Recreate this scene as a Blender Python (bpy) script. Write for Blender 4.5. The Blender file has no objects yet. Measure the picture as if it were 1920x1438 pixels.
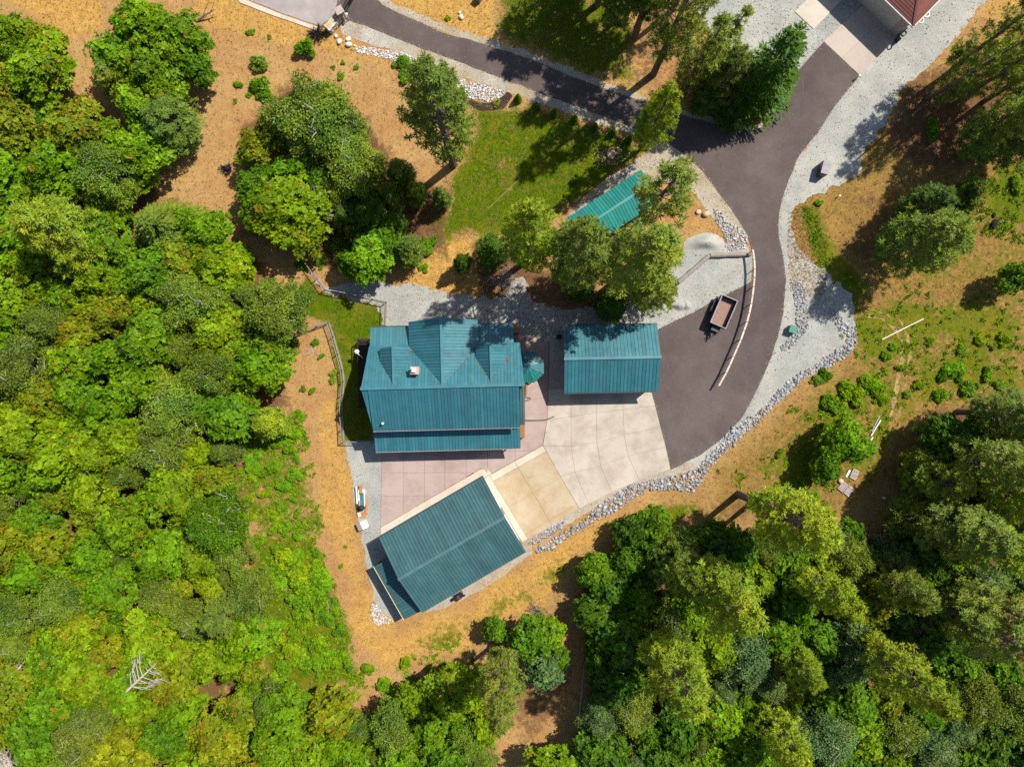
import bpy, math, random
import numpy as np
from mathutils import Vector, Matrix
from mathutils.geometry import tessellate_polygon

rng = np.random.default_rng(11)
random.seed(11)
SC = bpy.context.scene
COL = SC.collection

# ------------------------------------------------------------------ camera, sky, sun, exposure
H = 85.0                 # flying height of the drone in metres
F = 1321.0               # focal length in pixels of the 1920 wide photograph
G = H / F                # metres on the ground per photograph pixel

cam = bpy.data.cameras.new('camera')
cam.sensor_width = 36.0
cam.lens = 36.0 * F / 1920.0
cam.clip_start = 1.0
cam.clip_end = 3000.0
cam_o = bpy.data.objects.new('camera', cam)
cam_o.location = (0, 0, H)
COL.objects.link(cam_o)
SC.camera = cam_o

SUN_EL = math.radians(54.0)
SUN_DIR = Vector((0.79 * math.cos(SUN_EL), 0.613 * math.cos(SUN_EL), math.sin(SUN_EL))).normalized()
world = bpy.data.worlds.new('World')
SC.world = world
world.use_nodes = True
wn = world.node_tree
wn.nodes.clear()
sky = wn.nodes.new('ShaderNodeTexSky')
sky.sky_type = 'NISHITA'
sky.sun_disc = False
sky.sun_elevation = SUN_EL
sky.sun_rotation = math.atan2(SUN_DIR.x, SUN_DIR.y)
bg = wn.nodes.new('ShaderNodeBackground')
bg.inputs['Strength'].default_value = 0.088
wo = wn.nodes.new('ShaderNodeOutputWorld')
wn.links.new(sky.outputs[0], bg.inputs[0])
wn.links.new(bg.outputs[0], wo.inputs[0])

sl = bpy.data.lights.new('sun', 'SUN')
sl.energy = 4.9
sl.angle = math.radians(0.55)
sl.color = (1.0, 0.94, 0.85)
so = bpy.data.objects.new('sun', sl)
so.rotation_euler = SUN_DIR.to_track_quat('Z', 'Y').to_euler()
so.location = (60, 50, 90)
COL.objects.link(so)

SC.view_settings.view_transform = 'Standard'
SC.view_settings.look = 'None'
SC.view_settings.gamma = 1.0
SC.view_settings.use_curve_mapping = False
SC.view_settings.exposure = 0.5
SC.cycles.max_bounces = 6
SC.cycles.diffuse_bounces = 3
SC.cycles.transmission_bounces = 4
SC.cycles.use_denoising = False

# ------------------------------------------------------------------ helpers: places
def W(px, py, z=0.0):
    """the place at height z that stands under this spot of the survey picture"""
    k = (H - z) / F
    return Vector(((px - 960) * k, (719 - py) * k, z))

def P(mx, my, z=0.0):
    """survey grid (one unit = one ground pixel, x right, y down, centre of the yard = 0) to metres"""
    return Vector((mx * G, -my * G, z))

# ------------------------------------------------------------------ helpers: materials
def nodes(name):
    m = bpy.data.materials.new(name)
    m.use_nodes = True
    nt = m.node_tree
    return m, nt, nt.nodes['Principled BSDF']

def noise(nt, vec, scale, detail=3.0, rough=0.6, dist=0.0):
    n = nt.nodes.new('ShaderNodeTexNoise')
    n.inputs['Scale'].default_value = scale
    n.inputs['Detail'].default_value = detail
    n.inputs['Roughness'].default_value = rough
    n.inputs['Distortion'].default_value = dist
    if vec is not None:
        nt.links.new(vec, n.inputs['Vector'])
    return n.outputs['Fac']

def math_n(nt, op, a, b=None, c=None, clamp=False):
    n = nt.nodes.new('ShaderNodeMath')
    n.operation = op
    n.use_clamp = clamp
    for i, v in enumerate((a, b, c)):
        if v is None:
            continue
        if isinstance(v, (int, float)):
            n.inputs[i].default_value = v
        else:
            nt.links.new(v, n.inputs[i])
    return n.outputs[0]

def maprange(nt, v, a, b, c, d, smooth=False):
    n = nt.nodes.new('ShaderNodeMapRange')
    if smooth:
        n.interpolation_type = 'SMOOTHSTEP'
    nt.links.new(v, n.inputs['Value'])
    for i, x in zip(('From Min', 'From Max', 'To Min', 'To Max'), (a, b, c, d)):
        n.inputs[i].default_value = x
    return n.outputs[0]

def mixc(nt, fac, a, b, blend='MIX'):
    n = nt.nodes.new('ShaderNodeMix')
    n.data_type = 'RGBA'
    n.blend_type = blend
    n.clamp_factor = True
    for sock, v in ((n.inputs[0], fac), (n.inputs[6], a), (n.inputs[7], b)):
        if isinstance(v, (int, float)):
            sock.default_value = v
        elif isinstance(v, tuple):
            sock.default_value = (v[0], v[1], v[2], 1)
        else:
            nt.links.new(v, sock)
    return n.outputs[2]

def grey(nt, v):
    n = nt.nodes.new('ShaderNodeCombineColor')
    for i in range(3):
        nt.links.new(v, n.inputs[i])
    return n.outputs[0]

def position(nt):
    return nt.nodes.new('ShaderNodeNewGeometry').outputs['Position']

def objcoord(nt):
    return nt.nodes.new('ShaderNodeTexCoord').outputs['Object']

def scaled(nt, vec, s):
    n = nt.nodes.new('ShaderNodeMapping')
    n.inputs['Scale'].default_value = s
    nt.links.new(vec, n.inputs['Vector'])
    return n.outputs[0]

def bump(nt, bsdf, h, strength=0.4, dist=0.05):
    n = nt.nodes.new('ShaderNodeBump')
    n.inputs['Strength'].default_value = strength
    n.inputs['Distance'].default_value = dist
    nt.links.new(h, n.inputs['Height'])
    nt.links.new(n.outputs[0], bsdf.inputs['Normal'])

def surf(name, c, c2=None, rough=0.85, spec=0.2, layers=((1.2, 0.75, 1.2), (9.0, 0.85, 1.12)), patch=0.35, bmp=0.0,
         bscale=12.0, per_object=0.0, metal=0.0):
    """a plain weathered surface: two hues in patches, then layered value noise"""
    m, nt, b = nodes(name)
    pos = position(nt)
    col = mixc(nt, maprange(nt, noise(nt, pos, patch, 4, 0.6, 0.4), 0.38, 0.62, 0, 1), c, c2 or c)
    for sc, lo, hi in layers:
        col = mixc(nt, 1.0, col, grey(nt, maprange(nt, noise(nt, pos, sc, 3, 0.65), 0.3, 0.7, lo, hi)), 'MULTIPLY')
    if per_object:
        r = nt.nodes.new('ShaderNodeObjectInfo').outputs['Random']
        col = mixc(nt, 1.0, col, grey(nt, maprange(nt, r, 0, 1, 1 - per_object, 1 + per_object)), 'MULTIPLY')
    nt.links.new(col, b.inputs['Base Color'])
    b.inputs['Roughness'].default_value = rough
    b.inputs['Specular IOR Level'].default_value = spec
    b.inputs['Metallic'].default_value = metal
    if bmp:
        bump(nt, b, noise(nt, pos, bscale, 3, 0.7), bmp, 0.06)
    return m

MT = {}
MT['asphalt'] = surf('asphalt', (0.078, 0.060, 0.057), (0.104, 0.083, 0.076), 0.9, 0.15, ((0.12, 0.86, 1.14), (0.6, 0.92, 1.08), (3.0, 0.92, 1.1), (14, 0.84, 1.16)), 0.07, 0.15, 25)
def asphalt_wear():
    m = MT['asphalt']; nt = m.node_tree; b = nt.nodes['Principled BSDF']; pos = position(nt)
    col = b.inputs['Base Color'].links[0].from_socket
    # pale dusty scuffs, drips of light dirt and old tyre scrapes
    s = maprange(nt, noise(nt, scaled(nt, pos, (1.0, .28, 1)), 1.3, 6, 0.72, 0.8), 0.58, 0.78, 0, 0.6, True)
    col = mixc(nt, s, col, (0.155, 0.13, 0.11))
    s = maprange(nt, noise(nt, scaled(nt, pos, (.25, 1.0, 1)), 2.1, 5, 0.7, 1.2), 0.66, 0.8, 0, 0.4, True)
    col = mixc(nt, s, col, (0.04, 0.032, 0.032))
    s = maprange(nt, noise(nt, pos, 5.5, 2, 0.6), 0.70, 0.76, 0, 0.6, True)
    col = mixc(nt, s, col, (0.30, 0.26, 0.22))
    nt.links.new(col, b.inputs['Base Color'])
asphalt_wear()
MT['old_asphalt'] = surf('old_asphalt', (0.34, 0.30, 0.28), (0.29, 0.26, 0.25), 0.95, 0.1, ((0.5, 0.86, 1.1), (14, 0.86, 1.12)), 0.2, 0.15, 25)
MT['gravel'] = surf('gravel', (0.35, 0.345, 0.305), (0.285, 0.293, 0.27), 0.95, 0.1, ((0.4, 0.86, 1.12), (6.0, 0.78, 1.2), (19, 0.7, 1.28)), 0.15, 0.6, 14)
MT['gravel_warm'] = surf('gravel_warm', (0.36, 0.335, 0.28), (0.33, 0.26, 0.17), 0.95, 0.1, ((0.5, 0.85, 1.12), (6.0, 0.74, 1.25), (19, 0.7, 1.28)), 0.22, 0.6, 14)
MT['sand'] = surf('sand', (0.37, 0.36, 0.32), (0.33, 0.33, 0.30), 0.95, 0.1, ((0.8, 0.9, 1.1), (14, 0.8, 1.15)), 0.3, 0.5, 12)
MT['mulch'] = surf('mulch', (0.06, 0.035, 0.03), (0.045, 0.028, 0.024), 0.95, 0.1, ((5, 0.7, 1.3), (16, 0.6, 1.4)), 0.6, 0.7, 14)
MT['base'] = surf('joint_base', (0.27, 0.22, 0.17), None, 0.95, 0.1)

def concrete(name, c, stain, amount, lo=0.40, hi=0.66):
    m, nt, b = nodes(name)
    pos = position(nt)
    s = maprange(nt, noise(nt, pos, 0.33, 8, 0.72, 0.15), lo, hi, 0, amount, True)
    col = mixc(nt, s, c, stain)
    s2 = maprange(nt, noise(nt, scaled(nt, pos, (1.0, 2.2, 1)), 0.9, 6, 0.75, 0.1), 0.5, 0.8, 0, 0.4, True)
    col = mixc(nt, s2, col, (stain[0] * .7, stain[1] * .66, stain[2] * .62))
    spots = maprange(nt, noise(nt, pos, 1.9, 3, 0.6), 0.66, 0.8, 0, 0.45, True)
    col = mixc(nt, spots, col, (stain[0] * .45, stain[1] * .43, stain[2] * .42))
    col = mixc(nt, 1.0, col, grey(nt, maprange(nt, noise(nt, pos, 11, 3, 0.7), 0.3, 0.7, 0.9, 1.08)), 'MULTIPLY')
    r = nt.nodes.new('ShaderNodeObjectInfo').outputs['Random']
    col = mixc(nt, 1.0, col, grey(nt, maprange(nt, r, 0, 1, 0.955, 1.03)), 'MULTIPLY')
    nt.links.new(col, b.inputs['Base Color'])
    b.inputs['Roughness'].default_value = 0.85
    b.inputs['Specular IOR Level'].default_value = 0.2
    bump(nt, b, noise(nt, pos, 18, 3, 0.7), 0.12, 0.03)
    return m
MT['white_concrete'] = concrete('white_concrete', (0.44, 0.39, 0.325), (0.33, 0.275, 0.22), 0.85)
MT['tan_concrete'] = concrete('tan_concrete', (0.43, 0.355, 0.25), (0.345, 0.25, 0.135), 0.9, 0.34, 0.66)
MT['pink_concrete'] = concrete('pink_concrete', (0.375, 0.29, 0.26), (0.28, 0.21, 0.19), 0.8)
MT['apron_concrete'] = concrete('apron_concrete', (0.43, 0.365, 0.31), (0.36, 0.29, 0.24), 0.6)
MT['edge_concrete'] = concrete('edge_concrete', (0.50, 0.455, 0.375), (0.42, 0.35, 0.26), 0.6)

def painted_metal(name, c, rough=0.42, spec=0.4, dust=0.06):
    m, nt, b = nodes(name)
    pos = position(nt)
    r = nt.nodes.new('ShaderNodeObjectInfo').outputs['Random']
    col = mixc(nt, 1.0, c, grey(nt, maprange(nt, r, 0, 1, 0.88, 1.12)), 'MULTIPLY')
    col = mixc(nt, 1.0, col, grey(nt, maprange(nt, noise(nt, pos, 0.45, 5, 0.7, 0.3), 0.3, 0.7, 0.82, 1.16)), 'MULTIPLY')
    col = mixc(nt, maprange(nt, noise(nt, pos, 0.8, 5, 0.7, 0.5), 0.45, 0.75, 0, dust), col, (0.26, 0.25, 0.21))
    col = mixc(nt, maprange(nt, noise(nt, pos, 5.0, 4, 0.7), 0.68, 0.8, 0, 0.3), col, (0.20, 0.12, 0.06))
    nt.links.new(col, b.inputs['Base Color'])
    nt.links.new(maprange(nt, noise(nt, pos, 1.7, 3), 0.3, 0.7, rough - 0.06, rough + 0.12), b.inputs['Roughness'])
    b.inputs['Specular IOR Level'].default_value = spec
    bump(nt, b, noise(nt, pos, 1.4, 2, 0.4), 0.12, 0.03)
    return m
MT['teal_roof'] = painted_metal('teal_roof', (0.026, 0.135, 0.165), .40, .65)
MT['shop_roof'] = painted_metal('shop_roof', (0.036, 0.104, 0.112), .48, .45)
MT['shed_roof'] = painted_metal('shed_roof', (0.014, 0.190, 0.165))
MT['grey_roof'] = painted_metal('grey_roof', (0.06, 0.11, 0.11))
MT['roof_trim'] = painted_metal('roof_trim', (0.034, 0.165, 0.195), .4, .6)
MT['shop_trim'] = painted_metal('shop_trim', (0.050, 0.112, 0.117), .46, .5)

def plain(name, c, rough=0.7, spec=0.3, lo=0.82, hi=1.15, sc=4.0, metal=0.0):
    m, nt, b = nodes(name)
    pos = objcoord(nt)
    col = mixc(nt, 1.0, c, grey(nt, maprange(nt, noise(nt, pos, sc, 4, 0.65), 0.3, 0.7, lo, hi)), 'MULTIPLY')
    r = nt.nodes.new('ShaderNodeObjectInfo').outputs['Random']
    col = mixc(nt, 1.0, col, grey(nt, maprange(nt, r, 0, 1, 0.9, 1.1)), 'MULTIPLY')
    nt.links.new(col, b.inputs['Base Color'])
    b.inputs['Roughness'].default_value = rough
    b.inputs['Specular IOR Level'].default_value = spec
    b.inputs['Metallic'].default_value = metal
    return m
for nm, c, ro, sp in (('log_wall', (0.16, 0.075, 0.032), .8, .2), ('dark_wood', (0.05, 0.032, 0.026), .85, .2),
                      ('tan_wood', (0.42, 0.28, 0.15), .8, .2), ('brown_wood', (0.27, 0.13, 0.05), .8, .2), ('orange_wood', (0.46, 0.19, 0.055), .8, .2),
                      ('grey_wood', (0.255, 0.22, 0.185), .9, .1), ('pale_wood', (0.58, 0.46, 0.38), .85, .2),
                      ('white_paint', (0.68, 0.67, 0.64), .6, .3), ('black_paint', (0.012, 0.012, 0.016), .55, .35),
                      ('rubber', (0.018, 0.018, 0.02), .8, .2), ('rust_floor', (0.235, 0.145, 0.115), .8, .2),
                      ('beige_wall', (0.50, 0.47, 0.43), .8, .2), ('pink_wall', (0.36, 0.29, 0.26), .85, .2),
                      ('shingle', (0.155, 0.066, 0.055), .9, .1), ('green_box', (0.07, 0.21, 0.155), .6, .3),
                      ('cabinet', (0.25, 0.22, 0.245), .6, .3), ('dark_metal', (0.03, 0.035, 0.04), .5, .4),
                      ('wire', (0.16, 0.15, 0.14), .6, .4), ('stone', (0.50, 0.40, 0.27), .9, .1),
                      ('white_stone', (0.66, 0.62, 0.54), .9, .1), ('stump', (0.46, 0.31, 0.20), .9, .1),
                      ('bark', (0.16, 0.125, 0.098), .95, .05), ('bark_red', (0.17, 0.085, 0.055), .9, .1),
                      ('bark_pale', (0.30, 0.285, 0.24), .95, .05), ('dead_wood', (0.34, 0.30, 0.265), .95, .05),
                      ('bleached', (0.42, 0.37, 0.31), .95, .05), ('chimney_stone', (0.45, 0.30, 0.23), .9, .1),
                      ('lilac_board', (0.40, 0.33, 0.32), .85, .2), ('grey_shop_wall', (0.25, 0.24, 0.22), .8, .2),
                      ('charcoal', (0.022, 0.02, 0.022), .95, .05), ('dry_brush', (0.20, 0.165, 0.155), .95, .05),
                      ('yellow_fascia', (0.60, 0.50, 0.25), .8, .2)):
    MT[nm] = plain(nm, c, ro, sp)
for nm, s in (('pale_wood', 9.0), ('grey_wood', 7.0), ('shingle', 5.0), ('bark', 6.0)):
    pass

def leaf_material():
    m, nt, b = nodes('leaf')
    oi = nt.nodes.new('ShaderNodeObjectInfo')
    a = nt.nodes.new('ShaderNodeAttribute'); a.attribute_name = 'tint'
    r = nt.nodes.new('ShaderNodeAttribute'); r.attribute_name = 'rust'
    col = mixc(nt, 1.0, oi.outputs['Color'], grey(nt, maprange(nt, a.outputs['Fac'], 0, 1, 0.5, 1.5)), 'MULTIPLY')
    lp_ = position(nt)
    col = mixc(nt, maprange(nt, noise(nt, lp_, 0.16, 4, 0.65, 0.5), 0.38, 0.62, 0, 1), mixc(nt, 1.0, col, (1.14, 1.0, 0.85), 'MULTIPLY'), mixc(nt, 1.0, col, (0.74, 0.84, 1.1), 'MULTIPLY'))
    col = mixc(nt, 1.0, col, grey(nt, maprange(nt, noise(nt, lp_, 0.9, 3, 0.6), 0.3, 0.7, 0.78, 1.2)), 'MULTIPLY')
    # some leaf clumps hold old orange leaves: the share is set per tree
    is_r = math_n(nt, 'LESS_THAN', r.outputs['Fac'], oi.outputs['Alpha'])
    col = mixc(nt, math_n(nt, 'MULTIPLY', is_r, 0.62), col, (0.27, 0.14, 0.012))
    nt.links.new(col, b.inputs['Base Color'])
    b.inputs['Roughness'].default_value = 0.45
    b.inputs['Specular IOR Level'].default_value = 0.14
    t = nt.nodes.new('ShaderNodeBsdfTranslucent')
    nt.links.new(mixc(nt, 1.0, col, (1.35, 1.25, 0.5), 'MULTIPLY'), t.inputs['Color'])
    mx = nt.nodes.new('ShaderNodeMixShader')
    mx.inputs[0].default_value = 0.27
    nt.links.new(b.outputs[0], mx.inputs[1])
    nt.links.new(t.outputs[0], mx.inputs[2])
    nt.links.new(mx.outputs[0], nt.nodes['Material Output'].inputs['Surface'])
    return m
MT['leaf'] = leaf_material()

def attr_material(name, attr='tone', rough=0.9, spec=0.1, transl=0.0):
    m, nt, b = nodes(name)
    a = nt.nodes.new('ShaderNodeAttribute'); a.attribute_name = attr
    nt.links.new(a.outputs['Color'], b.inputs['Base Color'])
    b.inputs['Roughness'].default_value = rough
    b.inputs['Specular IOR Level'].default_value = spec
    return m
MT['grass'] = attr_material('grass')
MT['rock'] = attr_material('rock')

# ------------------------------------------------------------------ helpers: meshes and things
def npmesh(name, V, Fc, mat=None, face_attrs=None, smooth=False):
    """V: n x 3, Fc: m x k index array (all faces with k corners)"""
    V = np.asarray(V, dtype=np.float32); Fc = np.asarray(Fc, dtype=np.int32)
    me = bpy.data.meshes.new(name)
    me.vertices.add(len(V)); me.vertices.foreach_set('co', V.ravel())
    k = Fc.shape[1]
    me.loops.add(Fc.size); me.loops.foreach_set('vertex_index', Fc.ravel())
    me.polygons.add(len(Fc)); me.polygons.foreach_set('loop_start', np.arange(0, Fc.size, k, dtype=np.int32))
    me.update(calc_edges=True)
    for an, vals in (face_attrs or {}).items():
        vals = np.asarray(vals, dtype=np.float32)
        if vals.ndim == 1:
            at = me.attributes.new(an, 'FLOAT', 'FACE'); at.data.foreach_set('value', vals)
        else:
            at = me.attributes.new(an, 'FLOAT_COLOR', 'FACE'); at.data.foreach_set('color', vals.ravel())
    if mat: me.materials.append(mat)
    if smooth: me.polygons.foreach_set('use_smooth', np.ones(len(Fc), dtype=bool))
    return me

class MB:
    """collects plain shapes into ONE mesh"""
    def __init__(self): self.v = []; self.f = []
    def poly(self, pts, flip=False):
        n = len(self.v); self.v += [tuple(p) for p in pts]
        idx = list(range(n, n + len(pts))); self.f.append(idx[::-1] if flip else idx); return self
    def box(self, c, s, rz=0.0, rx=0.0, ry=0.0):
        R = Matrix.Rotation(rz, 3, 'Z') @ Matrix.Rotation(ry, 3, 'Y') @ Matrix.Rotation(rx, 3, 'X')
        n = len(self.v)
        for z in (-.5, .5):
            for x, y in ((-.5, -.5), (.5, -.5), (.5, .5), (-.5, .5)):
                self.v.append(tuple(Vector(c) + R @ Vector((x * s[0], y * s[1], z * s[2]))))
        for q in ((3, 2, 1, 0), (4, 5, 6, 7), (0, 1, 5, 4), (1, 2, 6, 5), (2, 3, 7, 6), (3, 0, 4, 7)):
            self.f.append([n + i for i in q])
        return self
    def beam(self, a, b, w, h):
        a, b = Vector(a), Vector(b); d = b - a; L = d.length
        rz = math.atan2(d.y, d.x); ry = -math.asin(max(-1, min(1, d.z / L)))
        return self.box((a + b) / 2, (L, w, h), rz, 0, ry)
    def tube(self, pts, rad, n=6, cap=True):
        pts = [Vector(p) for p in pts]
        if isinstance(rad, (int, float)): rad = [rad] * len(pts)
        base = len(self.v)
        for i, p in enumerate(pts):
            d = (pts[min(i + 1, len(pts) - 1)] - pts[max(i - 1, 0)])
            d = d.normalized() if d.length > 1e-9 else Vector((0, 0, 1))
            a = d.cross(Vector((0, 0, 1)) if abs(d.z) < .9 else Vector((1, 0, 0))).normalized(); b = d.cross(a)
            for j in range(n):
                t = 2 * math.pi * j / n
                self.v.append(tuple(p + (a * math.cos(t) + b * math.sin(t)) * rad[i]))
        for i in range(len(pts) - 1):
            for j in range(n):
                o, q = base + i * n, base + (i + 1) * n
                self.f.append([o + j, o + (j + 1) % n, q + (j + 1) % n, q + j])
        if cap:
            self.f.append([base + j for j in range(n)][::-1])
            self.f.append([base + (len(pts) - 1) * n + j for j in range(n)])
        return self
    def prism(self, pts, z0, z1):
        """upright prism over a (possibly concave) outline"""
        pts = [(p[0], p[1]) for p in pts]
        A = sum(pts[i][0] * pts[(i + 1) % len(pts)][1] - pts[(i + 1) % len(pts)][0] * pts[i][1] for i in range(len(pts)))
        if A < 0: pts = pts[::-1]
        n = len(self.v); k = len(pts)
        self.v += [(x, y, z0) for x, y in pts] + [(x, y, z1) for x, y in pts]
        for t in tessellate_polygon([[Vector((x, y, 0)) for x, y in pts]]):
            a, b, c = t
            ar = (pts[b][0] - pts[a][0]) * (pts[c][1] - pts[a][1]) - (pts[c][0] - pts[a][0]) * (pts[b][1] - pts[a][1])
            if ar < 0: b, c = c, b
            self.f.append([n + k + a, n + k + b, n + k + c])
        for i in range(k):
            j = (i + 1) % k
            self.f.append([n + i, n + j, n + k + j, n + k + i])
        return self
    def mesh(self, name, mat, smooth=False):
        me = bpy.data.meshes.new(name)
        me.from_pydata(self.v, [], self.f)
        if mat: me.materials.append(mat)
        if smooth:
            for p in me.polygons: p.use_smooth = True
        me.update()
        return me

def add(name, me, parent=None, loc=None):
    o = bpy.data.objects.new(name, me)
    COL.objects.link(o)
    if parent is not None: o.parent = parent
    if loc is not None: o.location = loc
    return o

def tag(o, label=None, cat=None, group=None, kind=None):
    if label: o['label'] = label
    if cat: o['category'] = cat
    if group: o['group'] = group
    if kind: o['kind'] = kind
    return o

class Thing:
    """an Empty at the thing's base; parts are given in metres of the place (world) or locally"""
    def __init__(s, name, label, cat, loc=(0, 0, 0), rz=0.0, group=None, local=False):
        s.o = bpy.data.objects.new(name, None); COL.objects.link(s.o)
        s.o.empty_display_size = 0.3
        s.o.location = loc; s.o.rotation_euler = (0, 0, rz)
        s.local = local; s.loc = Vector(loc)
        tag(s.o, label, cat, group)
    def part(s, name, mb, mat, parent=None, smooth=False):
        if not s.local:
            L = s.loc
            mb.v = [(x - L.x, y - L.y, z - L.z) for x, y, z in mb.v]
        return add(name, mb.mesh(name, MT[mat] if isinstance(mat, str) else mat, smooth), parent or s.o)

def densify(pts, step):
    out = []
    for i, a in enumerate(pts):
        b = pts[(i + 1) % len(pts)]
        L = math.hypot(b[0] - a[0], b[1] - a[1]); n = max(1, int(L / step))
        for k in range(n):
            t = k / n; out.append((a[0] + (b[0] - a[0]) * t, a[1] + (b[1] - a[1]) * t))
    return out

def chaikin(pts, n=1):
    for _ in range(n):
        out = []
        for i, a in enumerate(pts):
            b = pts[(i + 1) % len(pts)]
            out += [(a[0] * .75 + b[0] * .25, a[1] * .75 + b[1] * .25), (a[0] * .25 + b[0] * .75, a[1] * .25 + b[1] * .75)]
        pts = out
    return pts

def sheet(name, px, z, mat, jitter=0.0, step=0.7, smooth=0, thick=0.0, label=None, cat=None, kind='structure'):
    pts = chaikin(px, smooth) if smooth else list(px)
    pts = [tuple(W(x, y)[:2]) for x, y in pts]
    if jitter:
        pts = [(x + random.gauss(0, jitter), y + random.gauss(0, jitter)) for x, y in densify(pts, step)]
    mb = MB().prism(pts, z - max(thick, 0.015), z)
    return tag(add(name, mb.mesh(name, MT[mat])), label, cat, None, kind)

def inside(px, X, Y):
    """even-odd test, numpy"""
    r = np.zeros(X.shape, bool); n = len(px)
    for i in range(n):
        x1, y1 = px[i]; x2, y2 = px[(i + 1) % n]
        if y1 == y2: continue
        c = ((y1 > Y) != (y2 > Y)) & (X < (x2 - x1) * (Y - y1) / (y2 - y1) + x1)
        r ^= c
    return r

def soft(px, X, Y, s):
    d2 = np.full(X.shape, 1e12); n = len(px)
    for i in range(n):
        x1, y1 = px[i]; x2, y2 = px[(i + 1) % n]
        dx, dy = x2 - x1, y2 - y1; L = dx * dx + dy * dy + 1e-9
        t = np.clip(((X - x1) * dx + (Y - y1) * dy) / L, 0, 1)
        d2 = np.minimum(d2, (X - x1 - t * dx) ** 2 + (Y - y1 - t * dy) ** 2)
    d = np.sqrt(d2); d[~inside(px, X, Y)] *= -1
    return np.clip(0.5 + d / (2 * s), 0, 1)

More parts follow.
